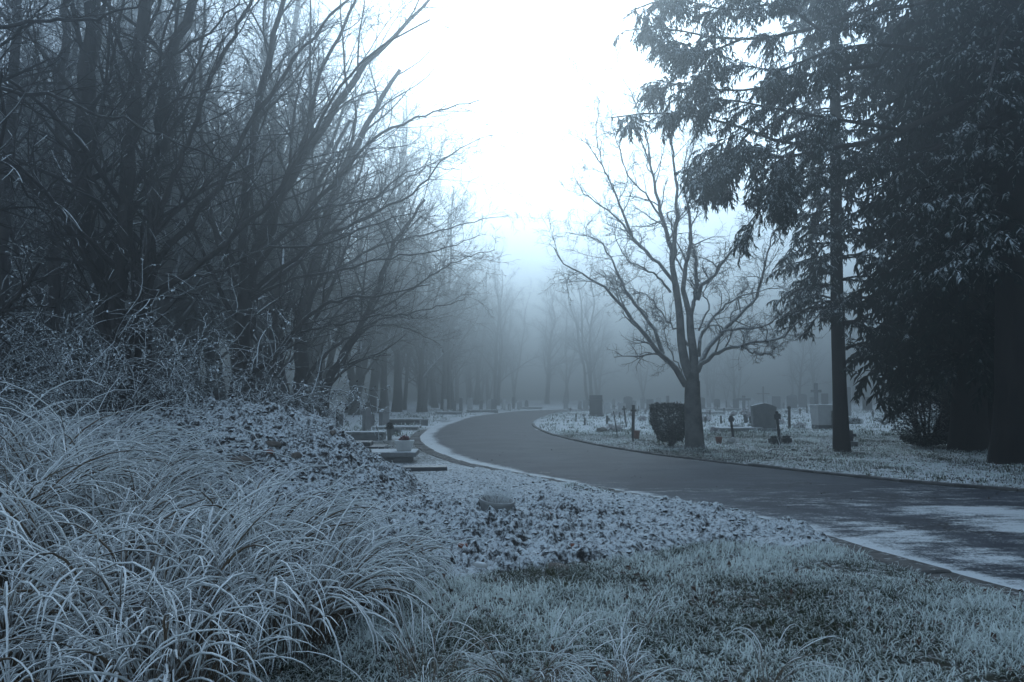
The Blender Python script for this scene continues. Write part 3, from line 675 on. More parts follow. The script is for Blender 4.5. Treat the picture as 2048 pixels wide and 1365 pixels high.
# ------------------------------------------------------------------ the wood in the fog: four kinds of bare tree, copied
def wood_kind(seed, H, spread, nl, multi):
    global rng
    keep = rng; rng = np.random.default_rng(seed)
    tr, cw = MB(), MB()
    for s in range(multi):
        lean = rng.normal(0, 0.06, 2) + (0 if multi == 1 else 1) * rng.normal(0, 0.12, 2)
        n = 8; zz = np.linspace(-0.2, H, n); b = rng.normal(0, 0.25, (n, 2)) * np.linspace(0, 1, n)[:, None]
        P, R = guide(np.c_[lean[0] * zz + b[:, 0] + (s * 0.4), lean[1] * zz + b[:, 1], zz], 18, 0.26 / multi ** 0.4, 0.04); R[0] *= 1.35
        tr.tube(P, R, 8)
        a = spawn(P[None], R[None], nl // multi, 0.16, 0.97, (35, 62), (spread * 0.8, spread * 1.25), 0.5, 0.55, 0.5, 0.18, 0.02)
        B, r = grow(*a, 10, 0.10, (0, 0, 0.35), 0.2); tr.tube(B, r, 5)
        a = spawn(B, r, 11, 0.15, 1.0, (25, 60), (0.25, 0.5), 0.5, 0.4, 0.3, 0.1, 0.008)
        B, r = grow(*a, 6, 0.12, (0, 0, 0.05), 0.3); cw.tube(B, r, 3)
        a = spawn(B, r, 11, 0.1, 1.0, (25, 65), (0.28, 0.6), 0.55, 0.3, 0.3, 0.05, 0.006)
        B, r = grow(*a, 3, 0.16, (0, 0, -0.08), 0.4); cw.tube(B, r, 3)
    rng = keep
    return tr.mesh('trunk', M['bark_far'], True), cw.mesh('crown', M['twig'])
KIND = [wood_kind(101, 15, 0.36, 26, 1), wood_kind(102, 17, 0.28, 28, 1), wood_kind(103, 13, 0.42, 28, 2), wood_kind(104, 16, 0.32, 26, 1), wood_kind(105, 14, 0.40, 30, 3)]
def wood_tree(x, y, k, s, rz, label, group):
    r = thing('bare_tree', (x, y, -0.02), label, 'tree', group, rz, (rng.normal(0, 0.03), rng.normal(0, 0.03))); r.scale = (s, s, s * rng.uniform(0.9, 1.15))
    put('trunk', KIND[k][0], r); put('crown', KIND[k][1], r)
spots = []
def scatter(n, xr, yr, dmin, label, group, ok, s=(0.8, 1.15), kinds=(0, 1, 2, 3, 4), tries=4000):
    c = 0
    for _ in range(tries):
        if c >= n: break
        y = rng.uniform(*yr); x = rng.uniform(xr[0], xr[1])
        if not ok(x, y) or any((x - a) ** 2 + (y - b) ** 2 < dmin ** 2 for a, b in spots): continue
        spots.append((x, y)); c += 1
        wood_tree(x, y, int(rng.choice(kinds)), rng.uniform(*s), rng.uniform(0, 6.28), label, group)
_O1 = 'first second third fourth fifth sixth seventh eighth ninth tenth eleventh twelfth thirteenth fourteenth fifteenth sixteenth seventeenth eighteenth nineteenth'.split()
def ordinal(k):
    if k < 20: return _O1[k - 1]
    t = {2: 'twent', 3: 'thirt', 4: 'fort', 5: 'fift', 6: 'sixt'}[k // 10]
    return t + ('ieth' if k % 10 == 0 else 'y-' + _O1[k % 10 - 1])
def number(group, text):
    L = [o for o in COL.objects if o.get('group') == group and o.parent is None]
    L.sort(key=lambda o: o.location[0] / o.location[1])
    for k, o in enumerate(L): o['label'] = text % ordinal(k + 1)
def scrx(x, y): return 1024 + x / y * FPX
scatter(15, (-34, -7), (23, 40), 2.8, 'bare tree in the dim wood behind the left-hand many-stemmed trees', 'trees in the near part of the left wood',
        lambda x, y: -500 < scrx(x, y) < 660 and (y > 27 or scrx(x, y) < 420), (1.0, 1.35))
scatter(56, (-60, -8), (38, 74), 2.5, 'bare tree fading in fog deep in the wood behind the left graves', 'trees in the deep left wood',
        lambda x, y: -300 < scrx(x, y) < 850 and x < -9.0 - 0.02 * y, (1.2, 1.85))
scatter(26, (-28, 22), (112, 172), 3.6, 'pale bare tree dissolving in fog beyond the bend of the road', 'trees beyond the road bend',
        lambda x, y: 800 < scrx(x, y) < 1200, (1.1, 1.7))
scatter(24, (10, 110), (122, 180), 4.0, 'ghostly bare tree at the far edge of the graveyard', 'trees beyond the graveyard',
        lambda x, y: 1160 < scrx(x, y) < 2100, (0.8, 1.2))
scatter(9, (-17, -6.5), (66, 100), 2.6, 'bare tree behind the row of pale headstones at the bend', 'trees behind the pale headstone row',
        lambda x, y: 760 < scrx(x, y) < 915, (1.1, 1.55))

# ------------------------------------------------------------------ conifers on the right
def sprays(wood, leaf, P, R, n2, len2, n3, len3, fr, droop2=-0.45, droop3=-1.1, t0=0.15, flat=0.8, lk=0.45):
    a = spawn(P, R, n2, t0, 1.0, (35, 75), (0.55, 1.15), 0.4, lk, flat, 0.0, 0.005, pl=len2)
    B, r = grow(*a, 6, 0.09, (0, 0, droop2), 0.3, 0.1); wood.tube(B, r, 3)
    if P.shape[1] >= 6: B, r = np.concatenate([B, P[:, -6:]]), np.concatenate([r, R[:, -6:]])
    a = spawn(B, r, n3, 0.03, 1.0, (25, 70), (0.4, 1.25), 0.5, 0.35, 0.5, -0.10, 0.003, pl=len3)
    S, _ = grow(*a, 3, 0.14, (0, 0, droop3), 0.5)
    leaf.tube(S, fr * rng.uniform(0.5, 1.3, len(S))[:, None] * A(0.75, 1.0, 0.08)[None], 3, jit=0.35)
def conifer(name, base, label, trunk_pts, r0, r1, limbs, spec, mat='needle', gl=None):
    root = thing(name, base, label, 'conifer')
    wood, leaf = MB(), MB()
    P, R = guide(np.asarray(trunk_pts) - base, 20, r0, r1, 1.0); R[0] *= 1.28; R[1] *= 1.08
    MB().tube(P, R, 14).build('trunk', M['bark_red'], root, True)
    sets = {}
    for q, a, b, s in list(limbs):
        if s == 'o':       # boughs of the reaching limbs
            p_, r_ = guide(q - base, 14, a, b)
            A_ = spawn(p_[None], r_[None], 8, 0.25, 1.0, (35, 65), (0.8, 1.3), 0.5, 0.55, 0.75, -0.05, 0.01, pl=1.15)
            B_, q_ = grow(*A_, 14, 0.05, (0, 0, -0.5), 0.3, 0.08)
            for u_, v_ in zip(B_, q_): sets.setdefault('s', []).append((u_, v_))
    for q, a, b, s in limbs:
        p_, r_ = guide(q - base, 14, a, b); sets.setdefault(s, []).append((p_, r_))
    for s, L in sets.items():
        PP, RR = np.array([l[0] for l in L]), np.array([l[1] for l in L]); wood.tube(PP, RR, 6)
        sprays(wood, leaf, PP, RR, **spec[s])
    wood.build('branches', M['bark_red'], root, True)
    leaf.build('crown', M[mat], root)
    return root
def copy_tree(o, loc, rz, label, s=1.0):
    c = o.copy(); COL.objects.link(c); c.location = loc; c.rotation_euler = (0, 0, rz); c.scale = (s, s, s); c['label'] = label
    for ch in o.children:
        d = ch.copy(); COL.objects.link(d); d.parent = c
    return c
def whorls(base, trunk, zs, azr, Lr, droop, r=0.05, n=4, seed=0):
    """limbs round a trunk"""
    g = np.random.default_rng(seed); out = []
    for z in zs:
        for k in range(n):
            a = math.radians(g.uniform(*azr)); L = g.uniform(*Lr) ; tx = np.array([np.interp(z, trunk[:, 2], trunk[:, i]) for i in (0, 1)])
            s = np.linspace(0, 1, 6)
            pts = np.c_[tx[0] + np.cos(a) * L * s, tx[1] + np.sin(a) * L * s, z + L * (0.16 * s + droop * s ** 2) + g.normal(0, 0.05, 6) * s]
            out.append((pts, r, 0.012))
    return out
# slender cedar standing in the verge
cb = at(1684, 906); cb[2] = gzs(cb[0], cb[1]); CY = cb[1]
tpts = np.array([cb - A(0, 0, 0.1)] + [atd(x, y, CY) for x, y in ((1680, 800), (1674, 600), (1672, 400), (1670, 200), (1668, 0), (1666, -200), (1665, -420))])
lim = [(p, a, b, 'w') for p, a, b in whorls(cb, tpts, np.arange(4.2, 15.5, 0.42), (100, 290), (1.0, 2.1), -0.42, 0.035, 3, 5)]
lim += [(p, a, b, 'w') for p, a, b in whorls(cb, tpts, np.arange(3.6, 15.5, 0.6), (-70, 100), (1.2, 2.4), -0.42, 0.035, 2, 6)]
lim += [(pix(q, CY, 0.1, 3, dY=d), .035, .01, 'w') for q, d in (([(1674, 612), (1640, 615), (1600, 622), (1560, 640)], -1.0), ([(1674, 600), (1650, 615), (1630, 640), (1612, 672)], 0.5), ([(1674, 600), (1630, 590), (1590, 600)], -0.4),
        ([(1680, 700), (1710, 690), (1740, 700), (1760, 730)], -0.5), ([(1674, 540), (1620, 520), (1575, 545)], 0.8), ([(1672, 470), (1610, 470), (1570, 520)], -1.0))]
conifer('cedar_tree', cb, 'slender cedar with straight bare lower trunk standing in the verge', tpts, 0.20, 0.09, lim,
        {'w': dict(n2=10, len2=0.75, n3=14, len3=0.25, fr=0.017, droop2=-0.6)})
# big dark conifer behind the hedge
bb = at(1938, 906); bb[2] = gzs(bb[0], bb[1]); BY = bb[1]
tpts = np.array([bb - A(0, 0, 0.1)] + [atd(x, y, BY) for x, y in ((1938, 800), (1936, 600), (1940, 300), (1945, 0), (1948, -400))])
lim = [(p, a, b, 'w') for p, a, b in whorls(bb, tpts, np.arange(2.6, 13.5, 0.42), (120, 285), (2.2, 3.7), -0.34, 0.05, 4, 15)]
lim += [(pix(q, BY, 0.1, 4, dY=d), .04, .01, 'w') for q, d in (([(1930, 640), (1850, 660), (1780, 710), (1712, 775)], -1.2), ([(1930, 690), (1860, 710), (1800, 760), (1765, 815)], -0.8), ([(1930, 600), (1840, 610), (1760, 650), (1720, 700)], 0.4), ([(1930, 740), (1880, 740), (1840, 770), (1815, 820)], -1.6), ([(1930, 560), (1850, 540), (1770, 560), (1700, 600)], -0.4))]
big = conifer('conifer_tree', bb, 'massive dark conifer with drooping sprays behind the clipped hedge', tpts, 0.44, 0.26, lim,
        {'w': dict(n2=12, len2=1.15, n3=16, len3=0.36, fr=0.030, droop2=-0.7)}, 'needle_bare')
for x_, y_, r_, lb, s_ in ((15.0, 27.0, 2.4, 'dark conifer standing behind the huge border cedar', 1.1), (15.3, 25.5, 0.7, 'dark conifer closing the gap between the two great trunks', 1.15), (19.0, 32.0, -0.2, 'dim conifer in the gap behind the massive conifer', 1.05), (18.5, 22.0, 0.9, 'dark conifer beyond the right border behind the cedar', 1.1)):
    copy_tree(big, (x_, y_, 0.0), r_, lb, s_)
for x_, y_, r_, lb, s_ in ((13.0, 12.0, 0.3, 'dark conifer added for shade just outside the right border', 1.1), (12.5, 6.0, -0.5, 'unseen conifer added for shade outside the picture, right of the road mouth', 1.15), (12.0, -1.0, -1.2, 'unseen conifer added for shade outside the picture, right of the viewpoint', 1.2)):  # unseen conifers added to shade the fog and ground on the right
    copy_tree(big, (x_, y_, 0.0), r_, lb, s_)
# the cedar at the right border that reaches over the road
eb = at(2036, 930); eb[2] = gzs(eb[0], eb[1]); EY = eb[1]
tpts = np.array([eb - A(0, 0, 0.1)] + [atd(x, y, EY) for x, y in ((2036, 800), (2034, 500), (2032, 200), (2030, -100), (2028, -400))])
lim = [(p, a, b, 'w') for p, a, b in whorls(eb, tpts, np.arange(4.6, 13.0, 0.5), (130, 280), (2.4, 3.9), -0.30, 0.06, 4, 25)]
over = [([(2020, -60), (1850, -30), (1680, 40), (1540, 75), (1420, 75), (1330, 55), (1250, 62)], -3.0, .09), ([(2020, 170), (1850, 240), (1720, 290), (1580, 288), (1450, 245), (1330, 226), (1222, 236)], -3.6, .09),
        ([(2020, -180), (1820, -130), (1620, -60), (1450, -10), (1330, 0), (1262, 22)], -4.2, .09), ([(2020, 230), (1840, 310), (1720, 330), (1620, 350), (1540, 400), (1492, 455)], -2.6, .07),
        ([(1760, 130), (1620, 150), (1500, 180), (1390, 175), (1310, 160)], -1.2, .05), ([(1800, 260), (1680, 240), (1560, 220), (1450, 200), (1370, 215)], -1.0, .05),
        ([(1700, 290), (1600, 310), (1500, 320), (1430, 335), (1380, 365)], -1.0, .05), ([(1900, 0), (1780, -20), (1660, -10), (1560, -40), (1440, -60)], -2.2, .06),
        ([(1850, 100), (1740, 90), (1640, 110), (1560, 140), (1480, 130)], -2.0, .05), ([(1640, 60), (1560, 10), (1480, 20), (1400, 10), (1340, -20)], -0.5, .04), ([(1600, 285), (1560, 340), (1540, 385)], 0.2, .03), ([(1500, 262), (1470, 300), (1440, 350)], 0.2, .03), ([(1480, 80), (1400, 110), (1340, 105)], -0.2, .03)]
strt = {4: 16.6, 5: 16.4, 6: 16.2, 8: 17.0, 9: 15.8, 10: 15.8, 11: 15.6, 12: 15.6}
for k, (q, d, r) in enumerate(over): lim.append((pix(q, strt.get(k, EY), 0.08, 50 + k, dY=d), r, .012, 'o'))
near_ = [([(2030, -120), (1960, -40), (1900, -10), (1830, 10), (1740, 30), (1690, 60)], -7.0, .06), ([(2060, 20), (2010, 60), (1990, 120), (1975, 190)], -7.0, .05)]
for k, (q, d, r) in enumerate(near_): lim.append((pix(q, EY, 0.05, 80 + k, dY=d), r, .012, 'n'))
conifer('cedar_tree', eb, 'huge cedar at the right border reaching frosted boughs over the road', tpts, 0.50, 0.30, lim,
        {'w': dict(n2=12, len2=1.2, n3=17, len3=0.33, fr=0.025, droop2=-0.7), 'o': dict(n2=30, len2=0.8, n3=22, len3=0.18, fr=0.0115, droop2=-0.9), 's': dict(n2=17, len2=0.65, n3=20, len3=0.17, fr=0.0115, droop2=-1.0, t0=0.05), 'n': dict(n2=16, len2=0.5, n3=16, len3=0.13, fr=0.009, droop2=-0.7)})

# ------------------------------------------------------------------ clipped bush, hedge, brambles
def leaves(n, P, size, mb, droop=0.3):
    """bent diamond leaves at points P"""
    n = len(P); d = nrm(rng.normal(0, 1, (n, 3)) * A(1, 1, 0.45) + A(0, 0, -droop)); s_ = nrm(np.cross(d, rng.normal(0, 0.4, (n, 3)) + A(0, 0, 1)))
    L = size * rng.uniform(0.6, 1.3, (n, 1)); up = np.cross(s_, d)
    V = np.stack([P, P + d * L * 0.5 + s_ * L * 0.28 + up * L * 0.12, P + d * L, P + d * L * 0.5 - s_ * L * 0.28 + up * L * 0.12], 1)
    i = np.arange(n)[:, None] * 4
    mb.add(V, np.concatenate([i + A(0, 1, 2).astype(int), i + A(0, 2, 3).astype(int)]))
def clipped(name, label, base, rx_, ry_, z0, z1, n, size, cat, square=4.0, stem=0.06):
    root = thing(name, base, label, cat)
    mb = MB()
    Q = rng.uniform(-1, 1, (n, 3)); ax = rng.integers(0, 3, n); fc = rng.uniform(0, 1, n) < 0.8; Q[np.arange(n)[fc], ax[fc]] = np.sign(Q[np.arange(n)[fc], ax[fc]]) * rng.uniform(0.86, 1.04, fc.sum())
    Q = Q / np.maximum((np.abs(Q) ** square).sum(1) ** (1 / square), 1)[:, None] * rng.uniform(0.97, 1.04, (n, 1)); zz = (z0 + z1) / 2 + Q[:, 2] * (z1 - z0) / 2
    nar = 0.62 + 0.38 * sstep(z0, z0 + 0.55 * (z1 - z0), zz)
    P = np.c_[Q[:, 0] * rx_ * nar, Q[:, 1] * ry_ * nar, zz]
    P[:, 2] += 0.03 * perlin(P[:, 0] * 6, P[:, 1] * 6, 4)
    leaves(n, P, size, mb, 0.1); mb.build('foliage', M['hedge'], root)
    tk = MB()
    a = rng.uniform(0, 6.28, 9); p0 = np.c_[0.04 * np.cos(a), 0.04 * np.sin(a), np.full(9, -0.05)]
    B, r = grow(p0, np.c_[np.cos(a) * 0.35, np.sin(a) * 0.35, np.ones(9)], np.full(9, (z1 - z0) * 0.8 + z0), np.full(9, stem * 0.5), 8, 0.12, (0, 0, 0.1)); tk.tube(B, r, 5)
    a2 = spawn(B, r, 9, 0.25, 1, (30, 70), (0.3, 0.6), 0.5); B2, r2 = grow(*a2, 5, 0.2, (0, 0, 0.2)); tk.tube(B2, r2, 3)
    tk.build('stems', M['bark'], root)
b0 = at(1340, 895); b0[2] = gzs(b0[0], b0[1])
clipped('clipped_bush', 'clipped dark cube-shaped bush left of the lone bare tree', b0, 0.52, 0.5, 0.20, 1.27, 9000, 0.085, 'bush', 9.0)
h0 = at(1905, 905); h0[2] = gzs(h0[0], h0[1])
clipped('clipped_hedge', 'tall dark clipped hedge in front of the massive conifer trunk', h0 + A(0.1, 1.6, 0), 0.95, 0.9, 0.12, 2.0, 9000, 0.085, 'hedge', 6.0, 0.1)

def bramble(label, base, H, spread, n1, lf, lean=(0, 0), rich=1.0):
    root = thing('bramble_shrub', base, label, 'shrub', 'frosted shrubs in front of the left trees')
    a = rng.uniform(0, 6.28, n1); d = np.c_[np.cos(a) * spread + lean[0], np.sin(a) * spread + lean[1], np.ones(n1)]
    p0 = np.c_[0.25 * np.cos(a), 0.25 * np.sin(a), np.full(n1, -0.05)]
    st, lv = MB(), MB()
    B, r = grow(p0, d, H * rng.uniform(0.75, 1.25, n1), np.full(n1, 0.014), 12, 0.09, (0, 0, -0.75), 0.3, 0.12); st.tube(B, r, 4)
    B2, r2 = grow(*spawn(B, r, int(9 * rich), 0.15, 1, (35, 75), (0.2, 0.42), 0.6, 0.3, 0.2, 0.05, 0.008), 8, 0.16, (0, 0, -0.3), 0.4); st.tube(B2, r2, 3)
    B3, r3 = grow(*spawn(B2, r2, int(5 * rich), 0.1, 1, (35, 75), (0.3, 0.6), 0.8, 0.3, 0.1, 0.0, 0.007), 4, 0.24, (0, 0, -0.3), 0.5); st.tube(B3, r3, 3)
    allp = np.concatenate([B3.reshape(-1, 3), B2[:, 2:].reshape(-1, 3)])
    P = np.repeat(allp[rng.uniform(0, 1, len(allp)) < lf], 2, 0); P = P + rng.normal(0, 0.006, P.shape)
    leaves(len(P), P, 0.05, lv, 0.35)
    st.build('stems', M['twig_white'], root, True); lv.build('leaves', M['shrubleaf'], root)
for lb, b, H, sp, n1, lf, ln in (('frosted bramble thicket arching at the left border below the dark trees', A(-8.6, 13.6, 0), 2.9, 0.65, 26, 0.55, (0.1, -0.2)),
        ('tall frosted bramble in front of the dark many-stemmed trunks', A(-6.9, 13.9, 0.0), 3.1, 0.55, 26, 0.5, (0.1, -0.2)),
        ('loose frosted bramble with twigs reaching right over the earth heap', A(-5.3, 14.3, 0.0), 2.7, 0.6, 24, 0.42, (0.25, -0.1)),
        ('low frosted bramble between the tall grass and the heap', A(-5.7, 9.3, 0.0), 1.5, 0.8, 22, 0.6, (0.1, 0.1)),
        ('dark frosted bramble low at the left border behind the tall grass', A(-7.0, 9.8, 0.0), 1.9, 0.8, 24, 0.6, (0.1, 0.1))):
    if b[1] > 12: b[2] = max(0.0, float(heapz(b[0], b[1])) - 0.05)
    bramble(lb, b, H, sp, n1, lf, ln)

# ------------------------------------------------------------------ graves
def gpos(px, py):
    p = at(px, py); p[2] = gzs(p[0], p[1]) - 0.01; return p
def M_of(P): return P[1] / FPX            # metres per photograph pixel at that depth
def cross(px, top, base, w_px, label, mat='wood', tilt=0.0, t=0.055, arm=0.3, name='grave_cross', cat='cross', plaque=None, head=None, group=None, armt=None):
    P = gpos(px, base); k = M_of(P); H = (base - top) * k; W = w_px * k
    o = thing(name, P, label, cat, group, rng.normal(0, 0.1), (rng.normal(0, 0.02), tilt))
    MB().box(-t / 2, t / 2, -t * 0.4, t * 0.4, -0.25, H, bev=0.008).build('post', M[mat], o)
    za = H * (1 - arm)
    h = armt or t
    if W > t * 1.2: MB().box(-W / 2, W / 2, -t * 0.4 - 0.004, t * 0.4 + 0.004, za - h / 2, za + h / 2, bev=0.006).build('arm', M[mat], o)
    if plaque:
        w, hh, zc = plaque; MB().box(-w / 2, w / 2, -t * 0.4 - 0.035, -t * 0.4 - 0.007, zc * H - hh / 2, zc * H + hh / 2, bev=0.004).build('plaque', M['stone_dark'], o)
    if head:
        MB().lathe([(0.0, -head), (head * 0.7, -head * 0.7), (head, 0), (head * 0.7, head * 0.7), (0, head)], 12, (0, 0, H + head * 0.6)).build('finial', M[mat], o, True)
    return o
cross(1266, 813, 879, 11, 'dark wooden cross with a terracotta pot at its foot', t=0.10, arm=0.17, armt=0.08, tilt=0.02)
cross(1253, 814, 857, 9, 'thin leaning wooden cross behind the dark cross with the pot', tilt=-0.12, arm=0.14, t=0.07)
cross(1235, 825, 878, 0, 'bare leaning stake left of the dark wooden cross', tilt=-0.14, t=0.035, name='wooden_stake', cat='stake')
cross(1266, 846, 887, 0, 'short upright plank in front of the terracotta pot cross', t=0.06, name='wooden_stake', cat='stake')
cross(1152, 829, 845, 4, 'tiny wooden cross farthest left on the frosty lawn', t=0.07)
cross(1170, 838, 853, 4, 'tiny wooden cross just left of the flower mound', t=0.07)
cross(1467, 833, 884, 9, 'leaning wooden cross with square plaque before the stone slab', tilt=-0.10, arm=0.16, t=0.075, armt=0.12, plaque=(0.17, 0.15, 0.85))
cross(1560, 826, 894, 11, 'leaning wooden cross with plaque standing between dark planters', tilt=-0.08, arm=0.15, t=0.075, armt=0.12, plaque=(0.19, 0.17, 0.84))
cross(1579, 820, 860, 0, 'slim wooden post with a round head behind the arched headstone', t=0.10, name='grave_post', cat='post', head=0.09)
cross(1634, 768, 838, 20, 'tall stone cross rising behind the pale box tomb', 'stone', t=0.20, arm=0.23, armt=0.18)
cross(1837, 847, 896, 7, 'dark leaning wooden cross near the clipped hedge', tilt=-0.10, arm=0.35, t=0.07)
cross(1206, 803, 834, 20, 'pale stone cross in front of the dark stepped headstone', 'stone_pale', t=0.18, arm=0.22, armt=0.16)
cross(1336, 793, 826, 26, 'dark broad-armed cross seen over the clipped bush', 'stone', t=0.22, arm=0.45, armt=0.18)
cross(1488, 793, 826, 27, 'stone cross behind the flowers of the arched headstone', 'stone', t=0.24, arm=0.22, armt=0.2)
cross(1527, 774, 822, 25, 'faint tall thin cross far behind the arched headstone', 'stone', t=0.12, arm=0.3, armt=0.08)
cross(1667, 824, 861, 0, 'wooden post between the box tomb and the slender cedar', t=0.12, name='grave_post', cat='post')
cross(1771, 818, 840, 7, 'small dark cross under the hanging conifer sprays', t=0.10)
cross(1825, 828, 845, 7, 'small dark cross right of the frosted young plant', t=0.10)
BOUQ = []
smallp = [(1312, 828, 840), (1420, 822, 832), (1448, 817, 827), (1453, 800, 818), (1614, 813, 828), (1622, 808, 820), (1628, 808, 822), (1442, 834, 850), (1411, 836, 848), (1203, 822, 834), (1214, 833, 850), (1239, 826, 838), (1600, 818, 830), (1746, 824, 838), (1795, 822, 835)]
for px, a, b in smallp:
    cross(px, a, b, rng.choice([0, 5]), 'small dark grave marker standing among the hazy graves', t=0.09, name='grave_marker', cat='grave marker', group='small markers among the hazy graves')
for k in range(64):
    px = rng.uniform(1140, 1640); b = 817 + rng.uniform(0, 1) ** 2 * 36
    if 1300 < px < 1375 or 1380 < px < 1402 or 1490 < px < 1560: continue
    if rng.uniform() < 0.5: cross(px, b - 300 / (b - 790) * rng.uniform(0.14, 0.26) * 6, b, rng.choice([0, 6, 8]), 'small dark grave marker standing among the hazy graves', rng.choice(['wood', 'stone_dark']), t=0.08, name='grave_marker', cat='grave marker', group='small markers among the hazy graves', tilt=rng.normal(0, 0.08))
    else:
        P = gpos(px, b); o = thing('grave_bouquet', P, 'frost-white bunch of grave flowers among the hazy graves', 'flowers', 'flower bunches among the hazy graves'); BOUQ.append((o, k))
# small stone cross on a block beside the cedar
P = gpos(1703, 896); o = thing('grave_cross', P, 'small squat stone cross on a block right of the slender cedar', 'cross')
MB().box(-.16, .16, -.12, .12, -.05, .16, bev=.015).build('block', M['stone'], o)
MB().box(-.045, .045, -.04, .04, .162, .48, bev=.01).build('post', M['stone_dark'], o); MB().box(-.14, .14, -.044, .044, .30, .39, bev=.01).build('arm', M['stone_dark'], o)

def hs_outline(w, h, style):
    if style == 'arch':
        a = np.linspace(0, np.pi, 11); return [(w / 2 * math.cos(t), h - w / 2 * 0.45 + w / 2 * 0.45 * math.sin(t)) for t in a] + [(-w / 2, 0), (w / 2, 0)]
    if style == 'ogee':
        s = np.linspace(1, -1, 13); return [(w / 2 * t, h - 0.16 * h * abs(t) ** 1.6 if t > 0 else h - 0.10 * h * abs(t) ** 1.3) for t in s] + [(-w / 2 * 0.93, 0), (w / 2 * 0.93, 0)]
    if style == 'point': return [(w / 2, h * 0.8), (0, h), (-w / 2, h * 0.8), (-w / 2, 0), (w / 2, 0)]
    return [(w / 2, h), (-w / 2, h), (-w / 2, 0), (w / 2, 0)]
def headstone(px, top, base, w_px, label, mat='stone', style='arch', rz=0.0, th=0.14, group=None, plinth=True, w=None, tilt=0.0):
    P = gpos(px, base); k = M_of(P); H = (base - top) * k; W = w or w_px * k
    o = thing('headstone', P, label, 'headstone', group, rz, (tilt, 0)); pz = 0.12 if plinth else 0.0
    if plinth: MB().box(-W * 0.58, W * 0.58, -th, th, -0.08, pz, bev=0.015).build('plinth', M[mat], o)
    MB().prism(np.array(hs_outline(W, H - pz, style)) + A(0, pz), -th / 2, th / 2).build('slab', M[mat], o)
    return o
headstone(1528, 809, 865, 50, 'wide grey headstone with a gently arched top right of the slab grave', 'stone', 'ogee', rz=0.10, th=0.22)
o = headstone(1192, 792, 834, 24, 'big dark stepped headstone alone on the frosty lawn', 'stone_dark', 'flat', rz=0.1, th=0.4)
MB().box(-0.47, 0.47, -0.26, 0.26, 1.10, 1.22, bev=0.02).build('cap', M['stone_dark'], o)
far = [(1132, 799, 819, 9, 'stone_pale', 'point'), (1160, 801, 820, 7, 'stone_pale', 'arch'), (1171, 799, 820, 10, 'stone_pale', 'arch'), (1227, 796, 818, 6, 'stone_pale', 'point'), (1256, 794, 822, 18, 'stone', 'arch'), (1285, 791, 818, 8, 'stone_pale', 'point'), (1300, 800, 822, 14, 'stone', 'flat'),
       (1418, 790, 815, 8, 'stone_pale', 'point'), (1404, 794, 818, 12, 'stone', 'arch'), (1472, 800, 822, 12, 'stone', 'flat'), (1502, 796, 818, 12, 'stone_pale', 'flat'), (1540, 795, 817, 10, 'stone_pale', 'arch'), (1553, 794, 820, 18, 'stone', 'flat'), (1566, 798, 818, 8, 'stone_pale', 'flat'), (1584, 790, 818, 20, 'stone', 'arch'), (1606, 789, 816, 16, 'stone', 'arch'), (1650, 788, 818, 14, 'stone_dark', 'flat'),
       (1735, 795, 822, 18, 'stone_dark', 'flat'), (1790, 795, 820, 14, 'stone', 'arch'), (1215, 808, 828, 12, 'stone_pale', 'flat'), (1244, 806, 826, 14, 'stone_pale', 'arch'), (1268, 800, 819, 10, 'stone_pale', 'arch'), (1317, 796, 816, 10, 'stone_pale', 'arch'), (1434, 797, 817, 12, 'stone', 'arch'), (1456, 796, 815, 9, 'stone_pale', 'arch'), (1625, 795, 815, 10, 'stone', 'arch')]
for px, a, b, w_, mt, st in far:
    headstone(px, a, b, w_, 'pale headstone half lost in the fog across the graveyard' if mt == 'stone_pale' else 'grey headstone half lost in the fog across the graveyard', mt, st, rng.normal(0, 0.25), 0.16,
              'pale headstones in the fog' if mt == 'stone_pale' else 'grey headstones in the fog', w_ > 8)
headstone(1697, 776, 833, 9, 'tall narrow stele just right of the slender cedar trunk', 'stone', 'arch', 0.1, 0.25, plinth=False)
for px, a, b, w_, mt in ((890, 800, 829, 6, 'stone_pale'), (909, 803, 824, 6, 'stone'), (922, 797, 825, 6, 'stone'), (940, 798, 824, 10, 'stone_pale'), (962, 803, 822, 6, 'stone'), (978, 800, 821, 10, 'stone_pale'), (988, 799, 821, 10, 'stone'), (1007, 797, 820, 7, 'stone_pale'), (1019, 808, 822, 6, 'stone_pale'), (1027, 796, 819, 5, 'stone'), (1039, 802, 820, 9, 'stone_pale'), (1053, 801, 818, 7, 'stone')):
    headstone(px, a, b, w_, 'slim pale headstone in the row along the outer bend' if mt == 'stone_pale' else 'slim grey headstone in the row along the outer bend', mt, rng.choice(['arch', 'point', 'flat']), rng.normal(0.5, 0.3), 0.2,
              'pale headstones along the outer bend' if mt == 'stone_pale' else 'grey headstones along the outer bend', w_ > 6)
# slab grave with book and plaque
def slabbox(name, P, dx, dy, h, label, mat, rz=0.0, cat='grave', cap=None, base=None, capmat=None, taper=0.0):
    o = thing(name, P, label, cat, None, rz)
    zb = 0.0
    if base: MB().box(-dx / 2 * base[0], dx / 2 * base[0], -dy / 2 * base[0], dy / 2 * base[0], -0.1, base[1], bev=0.01).build('base', M[base[2]], o); zb = base[1] + 0.003
    else: zb = -0.1
    MB().box(-dx / 2, dx / 2, -dy / 2, dy / 2, zb, h, bev=0.012, taper=taper).build('body', M[mat], o)
    if cap: MB().box(-dx / 2 - cap[0], dx / 2 + cap[0], -dy / 2 - cap[0], dy / 2 + cap[0], h + 0.002, h + cap[1], bev=0.012).build('lid', M[capmat or mat], o)
    return o
P = gpos(1480, 866); sl_ = slabbox('slab_grave', P + A(0, 0.5, 0), 1.75, 1.2, 0.14, 'low pale stone slab grave before the arched headstone', 'stone', 0.12, cap=(0.03, 0.05), capmat='stone_pale')
